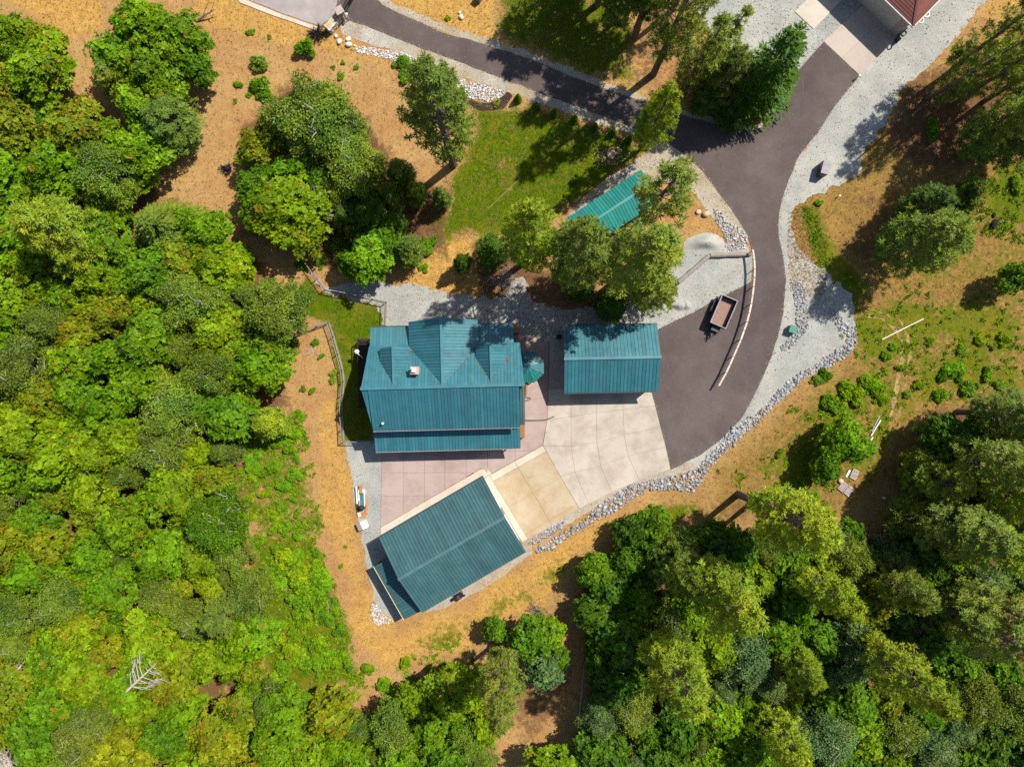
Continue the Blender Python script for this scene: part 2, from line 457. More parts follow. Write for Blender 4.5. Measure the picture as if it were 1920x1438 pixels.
# ------------------------------------------------------------------ the ground and what covers it
FOREST_L = [(-150, 30), (70, 28), (115, 55), (122, 130), (110, 180), (180, 185), (265, 240), (304, 300), (306, 365), (395, 400), (430, 440), (480, 470),
            (540, 560), (535, 620), (520, 690), (555, 760), (450, 830), (490, 900), (440, 960), (455, 1010), (470, 1060), (500, 1120), (490, 1180),
            (500, 1250), (480, 1300), (590, 1310), (720, 1325), (820, 1270), (880, 1290), (930, 1370), (960, 1600), (-150, 1600)]
FOREST_R = [(1095, 1090), (1130, 1045), (1200, 1000), (1290, 1000), (1340, 985), (1420, 1000), (1560, 1000), (1640, 1010), (1690, 960), (1710, 880), (1745, 770),
            (2070, 720), (2070, 1600), (940, 1600), (1010, 1405), (1085, 1400), (1105, 1290), (1095, 1180)]
GRASSY = [  # outline, channel 0 green / 1 straw / 2 leaf litter / 3 bare stony, weight, softness in px
    ([(880, 195), (950, 207), (1000, 197), (1090, 228), (1190, 262), (1205, 285), (1150, 335), (1060, 395), (1000, 440), (930, 445), (890, 440), (830, 455), (800, 430),
      (800, 390), (835, 340), (870, 300), (885, 250)], 0, 0.84, 22),
    ([(600, 545), (722, 574), (718, 612), (690, 640), (700, 830), (640, 830), (634, 760), (630, 690), (614, 604), (560, 592), (548, 560), (575, 515)], 0, 0.95, 10),
    ([(1560, 590), (1640, 560), (1700, 525), (1780, 540), (1930, 560), (1930, 760), (1720, 760), (1650, 900), (1500, 950), (1420, 880), (1480, 760), (1600, 700)], 0, 0.60, 40),
    ([(1690, 470), (1800, 470), (1940, 430), (1940, 600), (1720, 600)], 0, 0.45, 30),
    ([(1490, 385), (1530, 380), (1570, 470), (1640, 540), (1600, 590), (1560, 560), (1520, 480)], 0, 0.75, 16),
    ([(1850, 300), (1940, 290), (1940, 430), (1840, 430)], 0, 0.75, 30),
    ([(930, -40), (1200, -40), (1180, 150), (1100, 145), (960, 85), (930, 60)], 0, 0.75, 25),
    ([(440, 1000), (600, 1040), (650, 1180), (680, 1290), (380, 1438), (-20, 1438), (-20, 600), (420, 520), (440, 800)], 0, 0.62, 40),
    ([(1130, 985), (1190, 958), (1300, 935), (1330, 960), (1200, 1010)], 0, 0.7, 14),
    ([(760, 1200), (900, 1140), (1020, 1060), (1100, 1010), (1080, 1080), (960, 1150), (800, 1250)], 0, 0.5, 22),
    ([(430, 770), (560, 770), (600, 960), (600, 1010), (470, 1010), (430, 900)], 0, 0.62, 25),
    ([(470, 1000), (590, 1010), (640, 1120), (675, 1280), (500, 1300), (470, 1150)], 0, 0.9, 22),
    ([(1360, 880), (1480, 800), (1560, 900), (1500, 940)], 0, 0.52, 30),
    ([(-20, -20), (190, -20), (195, 50), (110, 80), (60, 30)], 1, 1.0, 12),
    ([(400, -20), (480, 10), (640, 60), (790, 118), (760, 140), (640, 105), (400, 70), (330, 20)], 1, 0.7, 18),
    ([(650, 840), (690, 1080), (752, 1168), (862, 1130), (1000, 1040), (1150, 960), (1250, 925), (1130, 1010), (1010, 1150), (850, 1230), (720, 1260), (650, 1180),
      (640, 1090), (600, 1000), (590, 880), (610, 640)], 1, 0.72, 22),
    ([(750, 450), (890, 445), (900, 560), (760, 535)], 1, 1.0, 12),
    ([(560, 590), (550, 540), (590, 520), (610, 600)], 1, 0.7, 10),
    ([(690, -20), (940, -20), (930, 60), (1040, 115), (1120, 150), (1000, 125), (740, 20)], 1, 0.75, 14),
    ([(1500, 360), (1650, 330), (1660, 460), (1560, 470)], 1, 0.42, 25),
    ([(1850, -20), (1960, -20), (1960, 120), (1800, 160), (1690, 230), (1730, 150)], 1, 0.38, 25),
    ([(1180, 300), (1260, 280), (1340, 370), (1400, 440), (1290, 450), (1240, 420)], 1, 0.45, 20),
    (FOREST_L, 2, 0.75, 25), ([(100, 150), (190, 170), (300, 280), (310, 300), (240, 240), (110, 180)], 1, .3, 20), (FOREST_R, 2, 1.0, 20),
    ([(440, 230), (560, 150), (690, 220), (760, 330), (860, 350), (830, 480), (640, 510), (560, 470), (450, 440)], 2, 0.85, 22),
    ([(1190, -30), (1340, 60), (1420, 220), (1300, 210), (1190, 160)], 2, 0.6, 20),
    ([(1690, 150), (1960, 60), (1960, 300), (1750, 330), (1650, 280)], 2, 0.85, 30),
    ([(1560, 350), (1660, 340), (1720, 480), (1640, 520), (1560, 470)], 2, 0.45, 25),
    ([(880, 450), (1000, 490), (1140, 540), (1240, 560), (1180, 585), (1040, 585), (900, 560)], 2, 0.8, 16),
    ([(900, 1180), (1060, 1130), (1090, 1300), (1000, 1420), (900, 1300)], 2, 0.6, 25),
    ([(1290, 960), (1420, 900), (1480, 930), (1380, 990)], 2, 0.5, 25),
    ([(1470, 350), (1700, 180), (1960, -40), (1960, 800), (1700, 900), (1560, 980), (1320, 985), (1340, 880), (1480, 760), (1610, 640), (1560, 540), (1500, 460)], 3, 1.0, 30),
    ([(850, 1240), (1010, 1150), (1130, 1005), (1250, 925), (1330, 900), (1330, 1000), (1130, 1040), (1060, 1140), (960, 1160)], 3, .45, 20),
    ([(1640, 590), (1690, 620), (1700, 700), (1685, 800), (1660, 860), (1640, 850), (1668, 760), (1676, 680), (1640, 620)], 1, 0.55, 8),
    ([(1905, -20), (1918, -20), (1885, 40), (1868, 92), (1860, 90), (1872, 40)], 1, 1.3, 4),
    ([(670, 1195), (700, 1210), (760, 1212), (830, 1185), (900, 1140), (900, 1146), (830, 1193), (760, 1220), (700, 1218), (668, 1202)], 1, 1.0, 4),
    ([(1010, 1060), (1070, 1015), (1120, 990), (1122, 996), (1078, 1020), (1018, 1066)], 1, 1.0, 4),
]
def cover(X, Y):
    out = np.zeros((4,) + X.shape); out[0] = .12; out[1] = .24
    for px, ch, w, s in GRASSY:
        out[ch] = np.maximum(out[ch], soft(px, X, Y, s) * w)
    out[0] *= 1 - .5 * (out[2] > .5)
    return out

fine_x = np.arange(-1010, 1011, 6.0); fine_y = np.arange(-770, 771, 6.0)
far = np.array([60, 150, 320, 700, 1600, 4000, 10000.0])
gx = np.concatenate([-1010 - far[::-1], fine_x, 1010 + far]); gy = np.concatenate([-770 - far[::-1], fine_y, 770 + far])
MX, MY = np.meshgrid(gx, gy)
cv = cover(MX + 960, MY + 719)
nx, ny = len(gx), len(gy)
V = np.stack([MX.ravel() * G, -MY.ravel() * G, np.zeros(MX.size)], 1)
ii = (np.arange(ny - 1)[:, None] * nx + np.arange(nx - 1)[None, :]).ravel()
Fq = np.stack([ii, ii + nx, ii + nx + 1, ii + 1], 1)
gm = npmesh('ground', V, Fq)
ca = gm.attributes.new('cover', 'FLOAT_COLOR', 'POINT')
ca.data.foreach_set('color', np.stack([c.ravel() for c in cv], 1).astype(np.float32).ravel())

def ground_material():
    m, nt, b = nodes('ground')
    pos = position(nt)
    a = nt.nodes.new('ShaderNodeAttribute'); a.attribute_name = 'cover'
    sep = nt.nodes.new('ShaderNodeSeparateColor'); nt.links.new(a.outputs['Color'], sep.inputs[0])
    warp = noise(nt, pos, 0.22, 5, 0.65, 0.6)
    mid = noise(nt, pos, 1.3, 5, 0.72, 0.5)
    fine = noise(nt, pos, 7.0, 4, 0.75)
    grit = noise(nt, pos, 26.0, 2, 0.7)
    soil = mixc(nt, maprange(nt, warp, 0.4, 0.6, 0, 1), (0.365, 0.20, 0.075), (0.40, 0.255, 0.10))
    soil = mixc(nt, maprange(nt, mid, 0.5, 0.72, 0, 0.6), soil, (0.23, 0.13, 0.065))
    soil = mixc(nt, math_n(nt, 'MULTIPLY', a.outputs['Alpha'], 0.9), soil, mixc(nt, maprange(nt, mid, 0.36, 0.62, 0, 1), (0.29, 0.175, 0.045), (0.155, 0.105, 0.026)))
    straw = mixc(nt, maprange(nt, mid, 0.35, 0.65, 0, 1), (0.50, 0.31, 0.085), (0.38, 0.205, 0.052))
    green = mixc(nt, maprange(nt, mid, 0.38, 0.62, 0, 1), (0.046, 0.108, 0.002), (0.120, 0.145, 0.004))
    green = mixc(nt, maprange(nt, warp, 0.52, 0.66, 0, 0.6), green, (0.22, 0.165, 0.016))
    litter = mixc(nt, maprange(nt, mid, 0.4, 0.65, 0, 1), (0.105, 0.058, 0.028), (0.20, 0.105, 0.045))
    blend = math_n(nt, 'MULTIPLY_ADD', math_n(nt, 'SUBTRACT', math_n(nt, 'ADD', math_n(nt, 'MULTIPLY', warp, .55), math_n(nt, 'MULTIPLY', mid, .45)), 0.5), 2.6, 0.0)
    def mask(ch):
        return maprange(nt, math_n(nt, 'ADD', sep.outputs[ch], blend), 0.32, 0.72, 0, 1, True)
    col = mixc(nt, mask(1), soil, straw)
    col = mixc(nt, mask(2), col, litter)
    col = mixc(nt, mask(0), col, green)
    col = mixc(nt, 1.0, col, grey(nt, maprange(nt, fine, 0.28, 0.72, 0.60, 1.32)), 'MULTIPLY')
    col = mixc(nt, 1.0, col, grey(nt, maprange(nt, grit, 0.3, 0.7, 0.74, 1.22)), 'MULTIPLY')
    # dead twigs, needles and bare scuffs lie in drifts
    dr = math_n(nt, 'MULTIPLY', maprange(nt, noise(nt, pos, 0.5, 5, 0.7, 1.0), 0.5, 0.66, 0, 1, True), maprange(nt, noise(nt, scaled(nt, pos, (1, 2.6, 1)), 2.8, 4, 0.75, 0.6), 0.46, 0.6, 0, .6, True))
    col = mixc(nt, dr, col, (0.16, 0.10, 0.06))
    pl = maprange(nt, noise(nt, scaled(nt, pos, (1.7, 1, 1)), 0.75, 6, 0.75, 0.8), 0.57, 0.70, 0, .55, True)
    col = mixc(nt, pl, col, mixc(nt, 1.0, col, (1.45, 1.4, 1.45), 'MULTIPLY'))
    nt.links.new(col, b.inputs['Base Color'])
    b.inputs['Roughness'].default_value = 0.95
    b.inputs['Specular IOR Level'].default_value = 0.05
    hgt = math_n(nt, 'ADD', math_n(nt, 'MULTIPLY', mid, 2.2), fine)
    bump(nt, b, hgt, 0.55, 0.14)
    return m
gm.materials.append(ground_material())
tag(add('ground', gm), 'dry sloping ground of orange soil, straw and green grass', 'ground', None, 'structure')

ROAD = [(680, -30), (720, 12), (760, 31), (830, 62), (890, 78), (955, 98), (1020, 122), (1085, 149), (1160, 176), (1225, 198), (1295, 221), (1340, 232), (1380, 242),
        (1410, 244), (1428, 240), (1445, 222), (1462, 190), (1490, 142), (1505, 122), (1533, 93), (1544, 79), (1611, 142), (1604, 152), (1590, 168), (1572, 192),
        (1555, 215), (1532, 252), (1505, 282), (1494, 300), (1480, 335), (1471, 360), (1463, 390), (1459, 420), (1460, 445), (1466, 470), (1471, 500), (1473, 527), (1470, 570),
        (1462, 615), (1448, 665), (1430, 707), (1412, 747), (1392, 782), (1352, 824), (1310, 855), (1275, 873), (1257, 880), (1219, 727), (1215, 640), (1234, 616),
        (1254, 607), (1275, 597), (1300, 585), (1330, 569), (1372, 547), (1411, 528), (1411, 495), (1409, 467), (1403, 442), (1390, 420), (1370, 392), (1346, 360), (1315, 318),
        (1292, 297), (1260, 275), (1200, 246), (1165, 231), (1080, 200), (1005, 172), (932, 144), (860, 116), (790, 91), (715, 61), (655, 39), (627, 31), (628, 26), (640, -30)]
GRAVEL_YARD = [(575, 495), (590, 522), (604, 543), (625, 536), (660, 530), (720, 528), (745, 535), (765, 527), (800, 540), (850, 553), (900, 560), (945, 560), (965, 520), (985, 520),
               (990, 568), (1050, 582), (1130, 577), (1185, 560), (1240, 530), (1262, 500), (1280, 470), (1300, 450), (1330, 440), (1372, 465), (1412, 465), (1416, 530),
               (1335, 572), (1240, 622), (1235, 640), (1030, 640), (970, 627), (966, 650), (720, 650), (720, 575), (660, 561), (610, 550)]
GRAVEL_ROAD_S = [(640, 32), (655, 36), (720, 58), (790, 86), (860, 112), (932, 140), (1005, 168), (1080, 196), (1165, 226), (1205, 242), (1262, 270), (1296, 295), (1320, 318), (1350, 358),
                 (1378, 395), (1396, 420), (1406, 445), (1390, 440), (1345, 425), (1318, 385), (1292, 352), (1262, 342), (1200, 345), (1120, 385), (1075, 405), (1062, 398), (1120, 350), (1175, 312), (1215, 285),
                 (1195, 258), (1155, 243), (1075, 216), (1000, 190), (950, 174), (885, 149), (848, 141), (785, 112), (735, 94), (700, 86), (660, 74), (636, 60)]
GRAVEL_ROAD_N = [(680, -30), (716, -30), (730, 2), (775, 22), (835, 48), (900, 68), (965, 90), (1030, 113), (1095, 138), (1165, 164), (1235, 190), (1300, 212), (1380, 232), (1420, 238), (1442, 214), (1452, 226), (1430, 252), (1290, 226), (1080, 152), (880, 80), (720, 18)]
GRAVEL_RIGHT = [(1870, -30), (1846, 4), (1803, 57), (1773, 92), (1738, 133), (1690, 163), (1678, 198), (1665, 225), (1648, 250), (1620, 280), (1614, 302), (1612, 325), (1580, 346), (1548, 360),
                (1515, 372), (1484, 394), (1480, 430), (1500, 470), (1538, 500), (1566, 520), (1598, 556), (1605, 610), (1602, 645), (1560, 680), (1500, 715), (1450, 752), (1400, 805), (1345, 850),
                (1300, 882), (1262, 890), (1256, 874), (1350, 815), (1410, 740), (1445, 660), (1465, 580),
                (1468, 520), (1455, 440), (1465, 360), (1490, 300), (1550, 215), (1600, 140), (1690, 50), (1755, -30)]
GRAVEL_TOP = [(1292, -30), (1300, 15), (1318, 42), (1336, 62), (1344, 85), (1372, 110), (1395, 122), (1432, 116), (1478, 150), (1494, 148), (1510, 124), (1548, 85), (1600, 25), (1660, -30)]
GRAVEL_WEST = [(646, 828), (650, 852), (660, 895), (665, 945), (676, 995), (681, 1020), (690, 1070), (700, 1113), (708, 1140), (735, 1163), (756, 1160), (760, 1060), (722, 1000), (722, 840), (700, 826)]
GRAVEL_SHOP = [(996, 1020), (1000, 1036), (984, 1046), (940, 1084), (900, 1106), (866, 1124), (825, 1142), (800, 1148), (790, 1120), (960, 1020)]
sheet('gravel_yard', GRAVEL_YARD, 0.020, 'gravel', 0.20, 0.45, 1, label='pale gravel yard between the pines and the house', cat='gravel')
sheet('gravel_verge', GRAVEL_ROAD_S, 0.020, 'gravel_warm', 0.10, 0.6, 1, label='grey gravel verge along the lower side of the driveway', cat='gravel')
sheet('gravel_verge', GRAVEL_ROAD_N, 0.016, 'gravel_warm', 0.12, 0.5, 0, label='narrow gravel verge along the upper side of the driveway', cat='gravel')
sheet('gravel_track', GRAVEL_RIGHT, 0.020, 'gravel', 0.20, 0.45, 1, label='wide pale gravel track right of the dark driveway', cat='gravel')
sheet('gravel_verge', [(1250, 872), (1300, 868), (1306, 880), (1262, 892), (1205, 912), (1150, 936), (1100, 962), (1052, 990), (1008, 1014), (984, 1026), (974, 1010), (1084, 946), (1150, 914)], 0.023, 'gravel_warm', 0.07, 0.5, 0, label='narrow gravel verge along the lower edge of the pale pads', cat='gravel')
sheet('gravel_lot', GRAVEL_TOP, 0.024, 'gravel', 0.10, 0.6, 1, label='grey gravel lot beside the brown roofed building', cat='gravel')
sheet('gravel_strip', GRAVEL_WEST, 0.022, 'gravel', 0.10, 0.5, 0, label='gravel strip left of the pink patio', cat='gravel')
sheet('gravel_strip', GRAVEL_SHOP, 0.026, 'gravel_warm', 0.08, 0.5, 0, label='gravel strip along the lower right side of the workshop', cat='gravel')
sheet('driveway', ROAD, 0.055, 'asphalt', 0.035, 0.9, 0, 0.06, 'dark purplish asphalt driveway curving round to the carport', 'driveway')
sheet('old_pavement', [(440, -30), (462, -2), (520, 22), (562, 37), (600, 50), (624, 33), (627, 26), (641, -30)], 0.050, 'old_asphalt', 0.03, 0.9, 0, 0.06, 'pale worn pavement at the gate', 'pavement')
sheet('pavement_edge', [(430, -30), (440, -30), (462, 1), (520, 25), (562, 40), (603, 54), (598, 60), (556, 45), (512, 30), (450, 6)], 0.085, 'edge_concrete', 0.0, 1, 0, 0.08, 'white concrete edging of the worn pavement', 'kerb')
sheet('mulch_bed', [(868, 183), (880, 187), (892, 190), (904, 194), (915, 194), (926, 190), (937, 186), (945, 179), (951, 172), (962, 178), (955, 190), (946, 206), (930, 207), (910, 209), (893, 207), (884, 200)],
      0.028, 'mulch', 0.03, 0.4, 1, 0.03, 'dark mulch planting bed below the white rock bed', 'planting bed')

# concrete slabs: each slab a piece of its pad, joints between them
def inset(poly, d):
    c = (sum(p[0] for p in poly) / len(poly), sum(p[1] for p in poly) / len(poly))
    poly = [p for i, p in enumerate(poly) if math.hypot(p[0] - poly[i - 1][0], p[1] - poly[i - 1][1]) > .02]
    if len(poly) < 3: return []
    A = sum(poly[i][0] * poly[(i + 1) % len(poly)][1] - poly[(i + 1) % len(poly)][0] * poly[i][1] for i in range(len(poly)))
    if A < 0: poly = poly[::-1]
    out = []; n = len(poly)
    for i in range(n):
        p0, p1, p2 = Vector(poly[i - 1]), Vector(poly[i]), Vector(poly[(i + 1) % n])
        e1 = (p1 - p0); e2 = (p2 - p1)
        if e1.length < 1e-6 or e2.length < 1e-6: continue
        n1 = Vector((-e1.y, e1.x)).normalized(); n2 = Vector((-e2.y, e2.x)).normalized()
        b = n1 + n2
        if b.length < 1e-3: continue
        b.normalize(); k = d / max(0.3, b.dot(n1))
        q = p1 + b * k; out.append((q.x, q.y))
    return out

def pad(name, outline, z, mat, slabs, label, cat, gap=0.011, zs=0.09):
    base = sheet(name, outline, z, 'base', 0, 1, 0, 0.03, label, cat)
    for s in slabs:
        pts = [tuple(W(x, y)[:2]) for x, y in s]
        q = inset(pts, gap)
        if len(q) < 3: continue
        zz = zs + random.uniform(-.004, .004)
        add('slab', MB().prism(q, z + 0.002, zz).mesh('slab', MT[mat]), base)
    return base

rows = [[(1030, 636), (1068, 636), (1117, 636), (1168, 636), (1217, 636)],
        [(1030, 678), (1068, 678), (1117, 678), (1168, 678), (1217, 678)],
        [(1028, 728), (1069, 727), (1118, 727), (1168, 726), (1219, 727)],
        [(1026, 787), (1071, 781), (1118, 774), (1168, 768), (1228, 760)],
        [(1018, 835), (1071, 837), (1119, 829), (1170, 815), (1238, 800)],
        [(1051, 893), (1078, 885), (1126, 873), (1178, 855), (1248, 838)],
        [(1086, 953), (1103, 944), (1147, 922), (1198, 900), (1257, 879)]]
slabs = [[rows[r][c], rows[r][c + 1], rows[r + 1][c + 1], rows[r + 1][c]] for r in range(6) for c in range(4)]
pad('concrete_pad', [r[0] for r in rows] + rows[-1][1:] + [r[-1] for r in rows[::-1]][1:] + rows[0][1:-1][::-1], 0.045, 'white_concrete', slabs,
    'pale jointed concrete pad in front of the carport', 'concrete pad')
def lerp2(a, b, t): return (a[0] + (b[0] - a[0]) * t, a[1] + (b[1] - a[1]) * t)
A_, B_, C_, D_ = (1017.7, 835.3), (1085.7, 953.4), (979, 1016), (907, 897)
def tp(u, v): return lerp2(lerp2(D_, A_, u), lerp2(C_, B_, u), v)
us, vs = [0.10, 0.52, 1.0], [0.0, 0.09, 0.5, 0.93, 1.0]
slabs = [[tp(us[i], vs[j]), tp(us[i + 1], vs[j]), tp(us[i + 1], vs[j + 1]), tp(us[i], vs[j + 1])] for i in range(2) for j in range(1, 4)]
pad('tan_pad', [A_, B_, C_, D_], 0.046, 'tan_concrete', slabs, 'tan stained concrete pad at the end of the workshop', 'concrete pad')
edge = [[tp(0, 0.0), tp(0.10, 0.0), tp(0.10, 1), tp(0, 1)]] + [[tp(us[i], 0), tp(us[i + 1], 0), tp(us[i + 1], .09), tp(us[i], .09)] for i in range(2)]
edge += [[(714, 1004), (714, 989), (778, 951), (842, 914), (900, 880), (914, 878), (922, 888), (908, 896), (850, 930), (780, 970)]]
pad('pale_border', [(714, 1004), (714, 989), (900, 880), (914, 878), (1012, 832), (1018, 838), (920, 890), (985, 1012), (975, 1016), (905, 895)], 0.040, 'edge_concrete', edge,
    'off white concrete border strip around the workshop', 'concrete border', 0.02)

def clip_half(poly, a, b, c):
    """keep a*x+b*y<=c"""
    out = []
    for i in range(len(poly)):
        p, q = poly[i], poly[(i + 1) % len(poly)]
        dp, dq = a * p[0] + b * p[1] - c, a * q[0] + b * q[1] - c
        if dp <= 0: out.append(p)
        if (dp < 0) != (dq < 0) and abs(dp - dq) > 1e-9:
            t = dp / (dp - dq); out.append((p[0] + (q[0] - p[0]) * t, p[1] + (q[1] - p[1]) * t))
    return out
def clip_box(poly, x0, x1, y0, y1):
    for a, b, c in ((-1, 0, -x0), (1, 0, x1), (0, -1, -y0), (0, 1, y1)):
        poly = clip_half(poly, a, b, c)
        if len(poly) < 3: return []
    return poly
def area(p): return abs(sum(p[i][0] * p[(i + 1) % len(p)][1] - p[(i + 1) % len(p)][0] * p[i][1] for i in range(len(p)))) / 2
PINK = [(716, 838), (966, 826), (966, 626), (1029, 634), (1026, 787), (1017, 834), (914, 891), (910, 881), (900, 879), (714, 988)]
slabs = []
xs = [714, 757, 796, 834, 874, 914, 966, 1032]; ys = [620, 690, 747, 790, 846, 886, 930, 990]
parts = [[(716, 838), (966, 826), (966, 862), (914, 891), (910, 881), (900, 879), (714, 988)], [(966, 626), (1029, 634), (1026, 787), (1017, 834), (966, 862)]]
for pt in parts:
    for i in range(len(xs) - 1):
        for j in range(len(ys) - 1):
            c = clip_box(pt, xs[i], xs[i + 1], ys[j], ys[j + 1])
            if len(c) >= 3 and area(c) > 25: slabs.append(c)
pad('pink_patio', PINK, 0.042, 'pink_concrete', slabs, 'pink stamped concrete patio between the house and the workshop', 'patio', 0.012, 0.086)
# neighbour's pads
a0, a1, d1 = Vector((1544, 79)), Vector((1611, 142)), Vector((83, -79))
q = lambda s, t: tuple(a0 + (a1 - a0) * s + d1 * t)
pad('apron', [q(0, 0), q(1, 0), q(1, 1.75), q(0, 1.75)], 0.05, 'apron_concrete',
    [[q(i / 2, j * .66), q((i + 1) / 2, j * .66), q((i + 1) / 2, j * .66 + .66), q(i / 2, j * .66 + .66)] for i in range(2) for j in range(3)],
    'pinkish concrete apron in front of the brown roofed building', 'concrete apron')
a0, a1, d1 = Vector((1490, 23)), Vector((1525, 56)), Vector((45, -46))
pad('parking_pad', [q(0, 0), q(1, 0), q(1, 2.2), q(0, 2.2)], 0.05, 'edge_concrete',
    [[q(0, j * .75), q(1, j * .75), q(1, j * .75 + .75), q(0, j * .75 + .75)] for j in range(3)], 'small cream concrete pad on the upper gravel lot', 'concrete pad')

# ------------------------------------------------------------------ stones
ICO_V = []
_t = (1 + 5 ** .5) / 2
for a, b in ((1, _t), (-1, _t), (1, -_t), (-1, -_t)):
    ICO_V += [(0, a, b), (a, b, 0), (b, 0, a)]
ICO_V = np.array(ICO_V, dtype=float); ICO_V /= np.linalg.norm(ICO_V[0])
def hull_faces(v):
    f = []; n = len(v); e = min(np.linalg.norm(v[0] - v[i]) for i in range(1, n)) * 1.01
    for i in range(n):
        for j in range(i + 1, n):
            for k in range(j + 1, n):
                if all(np.linalg.norm(v[p] - v[q_]) < e for p, q_ in ((i, j), (j, k), (i, k))):
                    nn = np.cross(v[j] - v[i], v[k] - v[i])
                    f.append((i, j, k) if nn.dot(v[i]) > 0 else (i, k, j))
    return np.array(f)
ICO_F = hull_faces(ICO_V)

def rotations(n, rg):
    q = rg.normal(size=(n, 4)); q /= np.linalg.norm(q, axis=1)[:, None]
    w, x, y, z = q.T
    return np.stack([np.stack([1 - 2 * (y * y + z * z), 2 * (x * y - z * w), 2 * (x * z + y * w)], 1),
                     np.stack([2 * (x * y + z * w), 1 - 2 * (x * x + z * z), 2 * (y * z - x * w)], 1),
                     np.stack([2 * (x * z - y * w), 2 * (y * z + x * w), 1 - 2 * (x * x + y * y)], 1)], 1)

def rocks_mesh(C, R, cols, rg, squash=0.7):
    n = len(C)
    jit = rg.uniform(0.72, 1.25, (n, 12, 1)); sc = rg.uniform(0.7, 1.3, (n, 1, 3))
    v = ICO_V[None] * jit * sc
    v = np.einsum('nij,nkj->nki', rotations(n, rg), v) * R[:, None, None]
    v[:, :, 2] *= squash
    v += C[:, None, :]
    f = (ICO_F[None] + (np.arange(n) * 12)[:, None, None]).reshape(-1, 3)
    return npmesh('rocks', v.reshape(-1, 3), f, MT['rock'], {'tone': np.repeat(np.concatenate([cols, np.ones((n, 1))], 1), 20, axis=0)})

def scatter(px, step, rg, jit=0.5):
    xs_ = [p[0] for p in px]; ys_ = [p[1] for p in px]
    X, Y = np.meshgrid(np.arange(min(xs_), max(xs_), step), np.arange(min(ys_), max(ys_), step))
    X = X + rg.uniform(-jit, jit, X.shape) * step; Y = Y + rg.uniform(-jit, jit, Y.shape) * step
    m = inside(px, X, Y)
    return X[m], Y[m]

def rock_bed(px, label, size, step, tone, bed=True, warm=0.2):
    rg = np.random.default_rng(len(px) * 17 + int(px[0][0]))
    px = [(x + random.uniform(-1.6, 1.6), y + random.uniform(-1.6, 1.6)) for x, y in densify(px, 8)]
    X, Y = scatter(px, step, rg)
    X2, Y2 = scatter(px, step * 1.5, rg)
    X = np.concatenate([X, X2]); Y = np.concatenate([Y, Y2])
    R = np.clip(rg.lognormal(-.15, .33, len(X)), .4, 1.9) * size
    Z = rg.uniform(-0.05, 0.06, len(X)) + 0.02
    Z[-len(X2):] += size * 0.45
    C = np.stack([(X - 960) * G, (719 - Y) * G, Z], 1)
    base = np.array(tone)[None] * rg.uniform(0.5, 1.35, (len(X), 1)) + rg.normal(0, 0.012, (len(X), 3))
    w = rg.random(len(X)) < warm
    base[w] *= np.array([1.15, .86, .6])
    o = add('rock_bed', rocks_mesh(C, R, np.clip(base, 0.02, .8), rg))
    tag(o, label, 'rock bed', 'beds of loose drain rock', 'stuff')
    return o
BLUE = (0.31, 0.325, 0.35)
rock_bed([(665, 86), (700, 90), (747, 98), (785, 111), (790, 120), (777, 125), (745, 118), (705, 107), (667, 97)], 'white rock bed beside the upper driveway behind the tall pine', 0.088, 2.32, (.58, .58, .58), warm=.05)
rock_bed([(850, 142), (875, 154), (910, 160), (945, 171), (944, 178), (935, 185), (915, 191), (892, 187), (872, 182), (855, 162)], 'white rock bed above the dark mulch', 0.088, 2.32, (.56, .57, .57), warm=.12)
rock_bed([(1338, 392), (1352, 396), (1366, 418), (1388, 428), (1403, 447), (1401, 467), (1365, 471), (1360, 447), (1344, 422)], 'grey rock bed inside the driveway bend above the logs', 0.118, 2.82, (.40, .41, .43))
rock_bed([(1486, 527), (1505, 530), (1513, 557), (1516, 590), (1516, 615), (1502, 637), (1488, 650), (1470, 659), (1462, 652), (1487, 626), (1492, 600), (1490, 560)], 'bluish rock strip beside the green utility box', 0.110, 2.60, BLUE)
rock_bed([(1556, 578), (1572, 582), (1580, 598), (1592, 612), (1605, 617), (1608, 640), (1594, 665), (1556, 687), (1518, 704), (1492, 724), (1467, 747), (1440, 773), (1412, 800), (1385, 826), (1358, 850),
          (1337, 872), (1316, 904), (1297, 921), (1256, 919), (1214, 917), (1185, 935), (1151, 961), (1100, 984), (1051, 1019), (1007, 1039), (1003, 1030), (1029, 1014), (1065, 992), (1096, 970),
          (1140, 934), (1185, 909), (1229, 896), (1266, 893), (1300, 884), (1330, 850), (1372, 803), (1424, 770), (1455, 736), (1480, 712), (1518, 688), (1560, 664), (1584, 645), (1588, 632), (1574, 616), (1560, 596)],
         'long bluish rock drain curving round the lower edge of the gravel', .15, 3.7, BLUE)
rock_bed([(1056, 977), (1030, 988), (1007, 1001), (992, 1016), (997, 1024), (1029, 1007), (1056, 988)], 'small dark rock bed at the right corner of the workshop', 0.110, 2.53, BLUE)
rock_bed([(696, 1132), (706, 1134), (716, 1150), (738, 1164), (722, 1171), (705, 1173), (695, 1155)], 'white rock bed at the lower left corner of the workshop', 0.088, 2.32, (.55, .55, .54), warm=.05)

rg = np.random.default_rng(5)
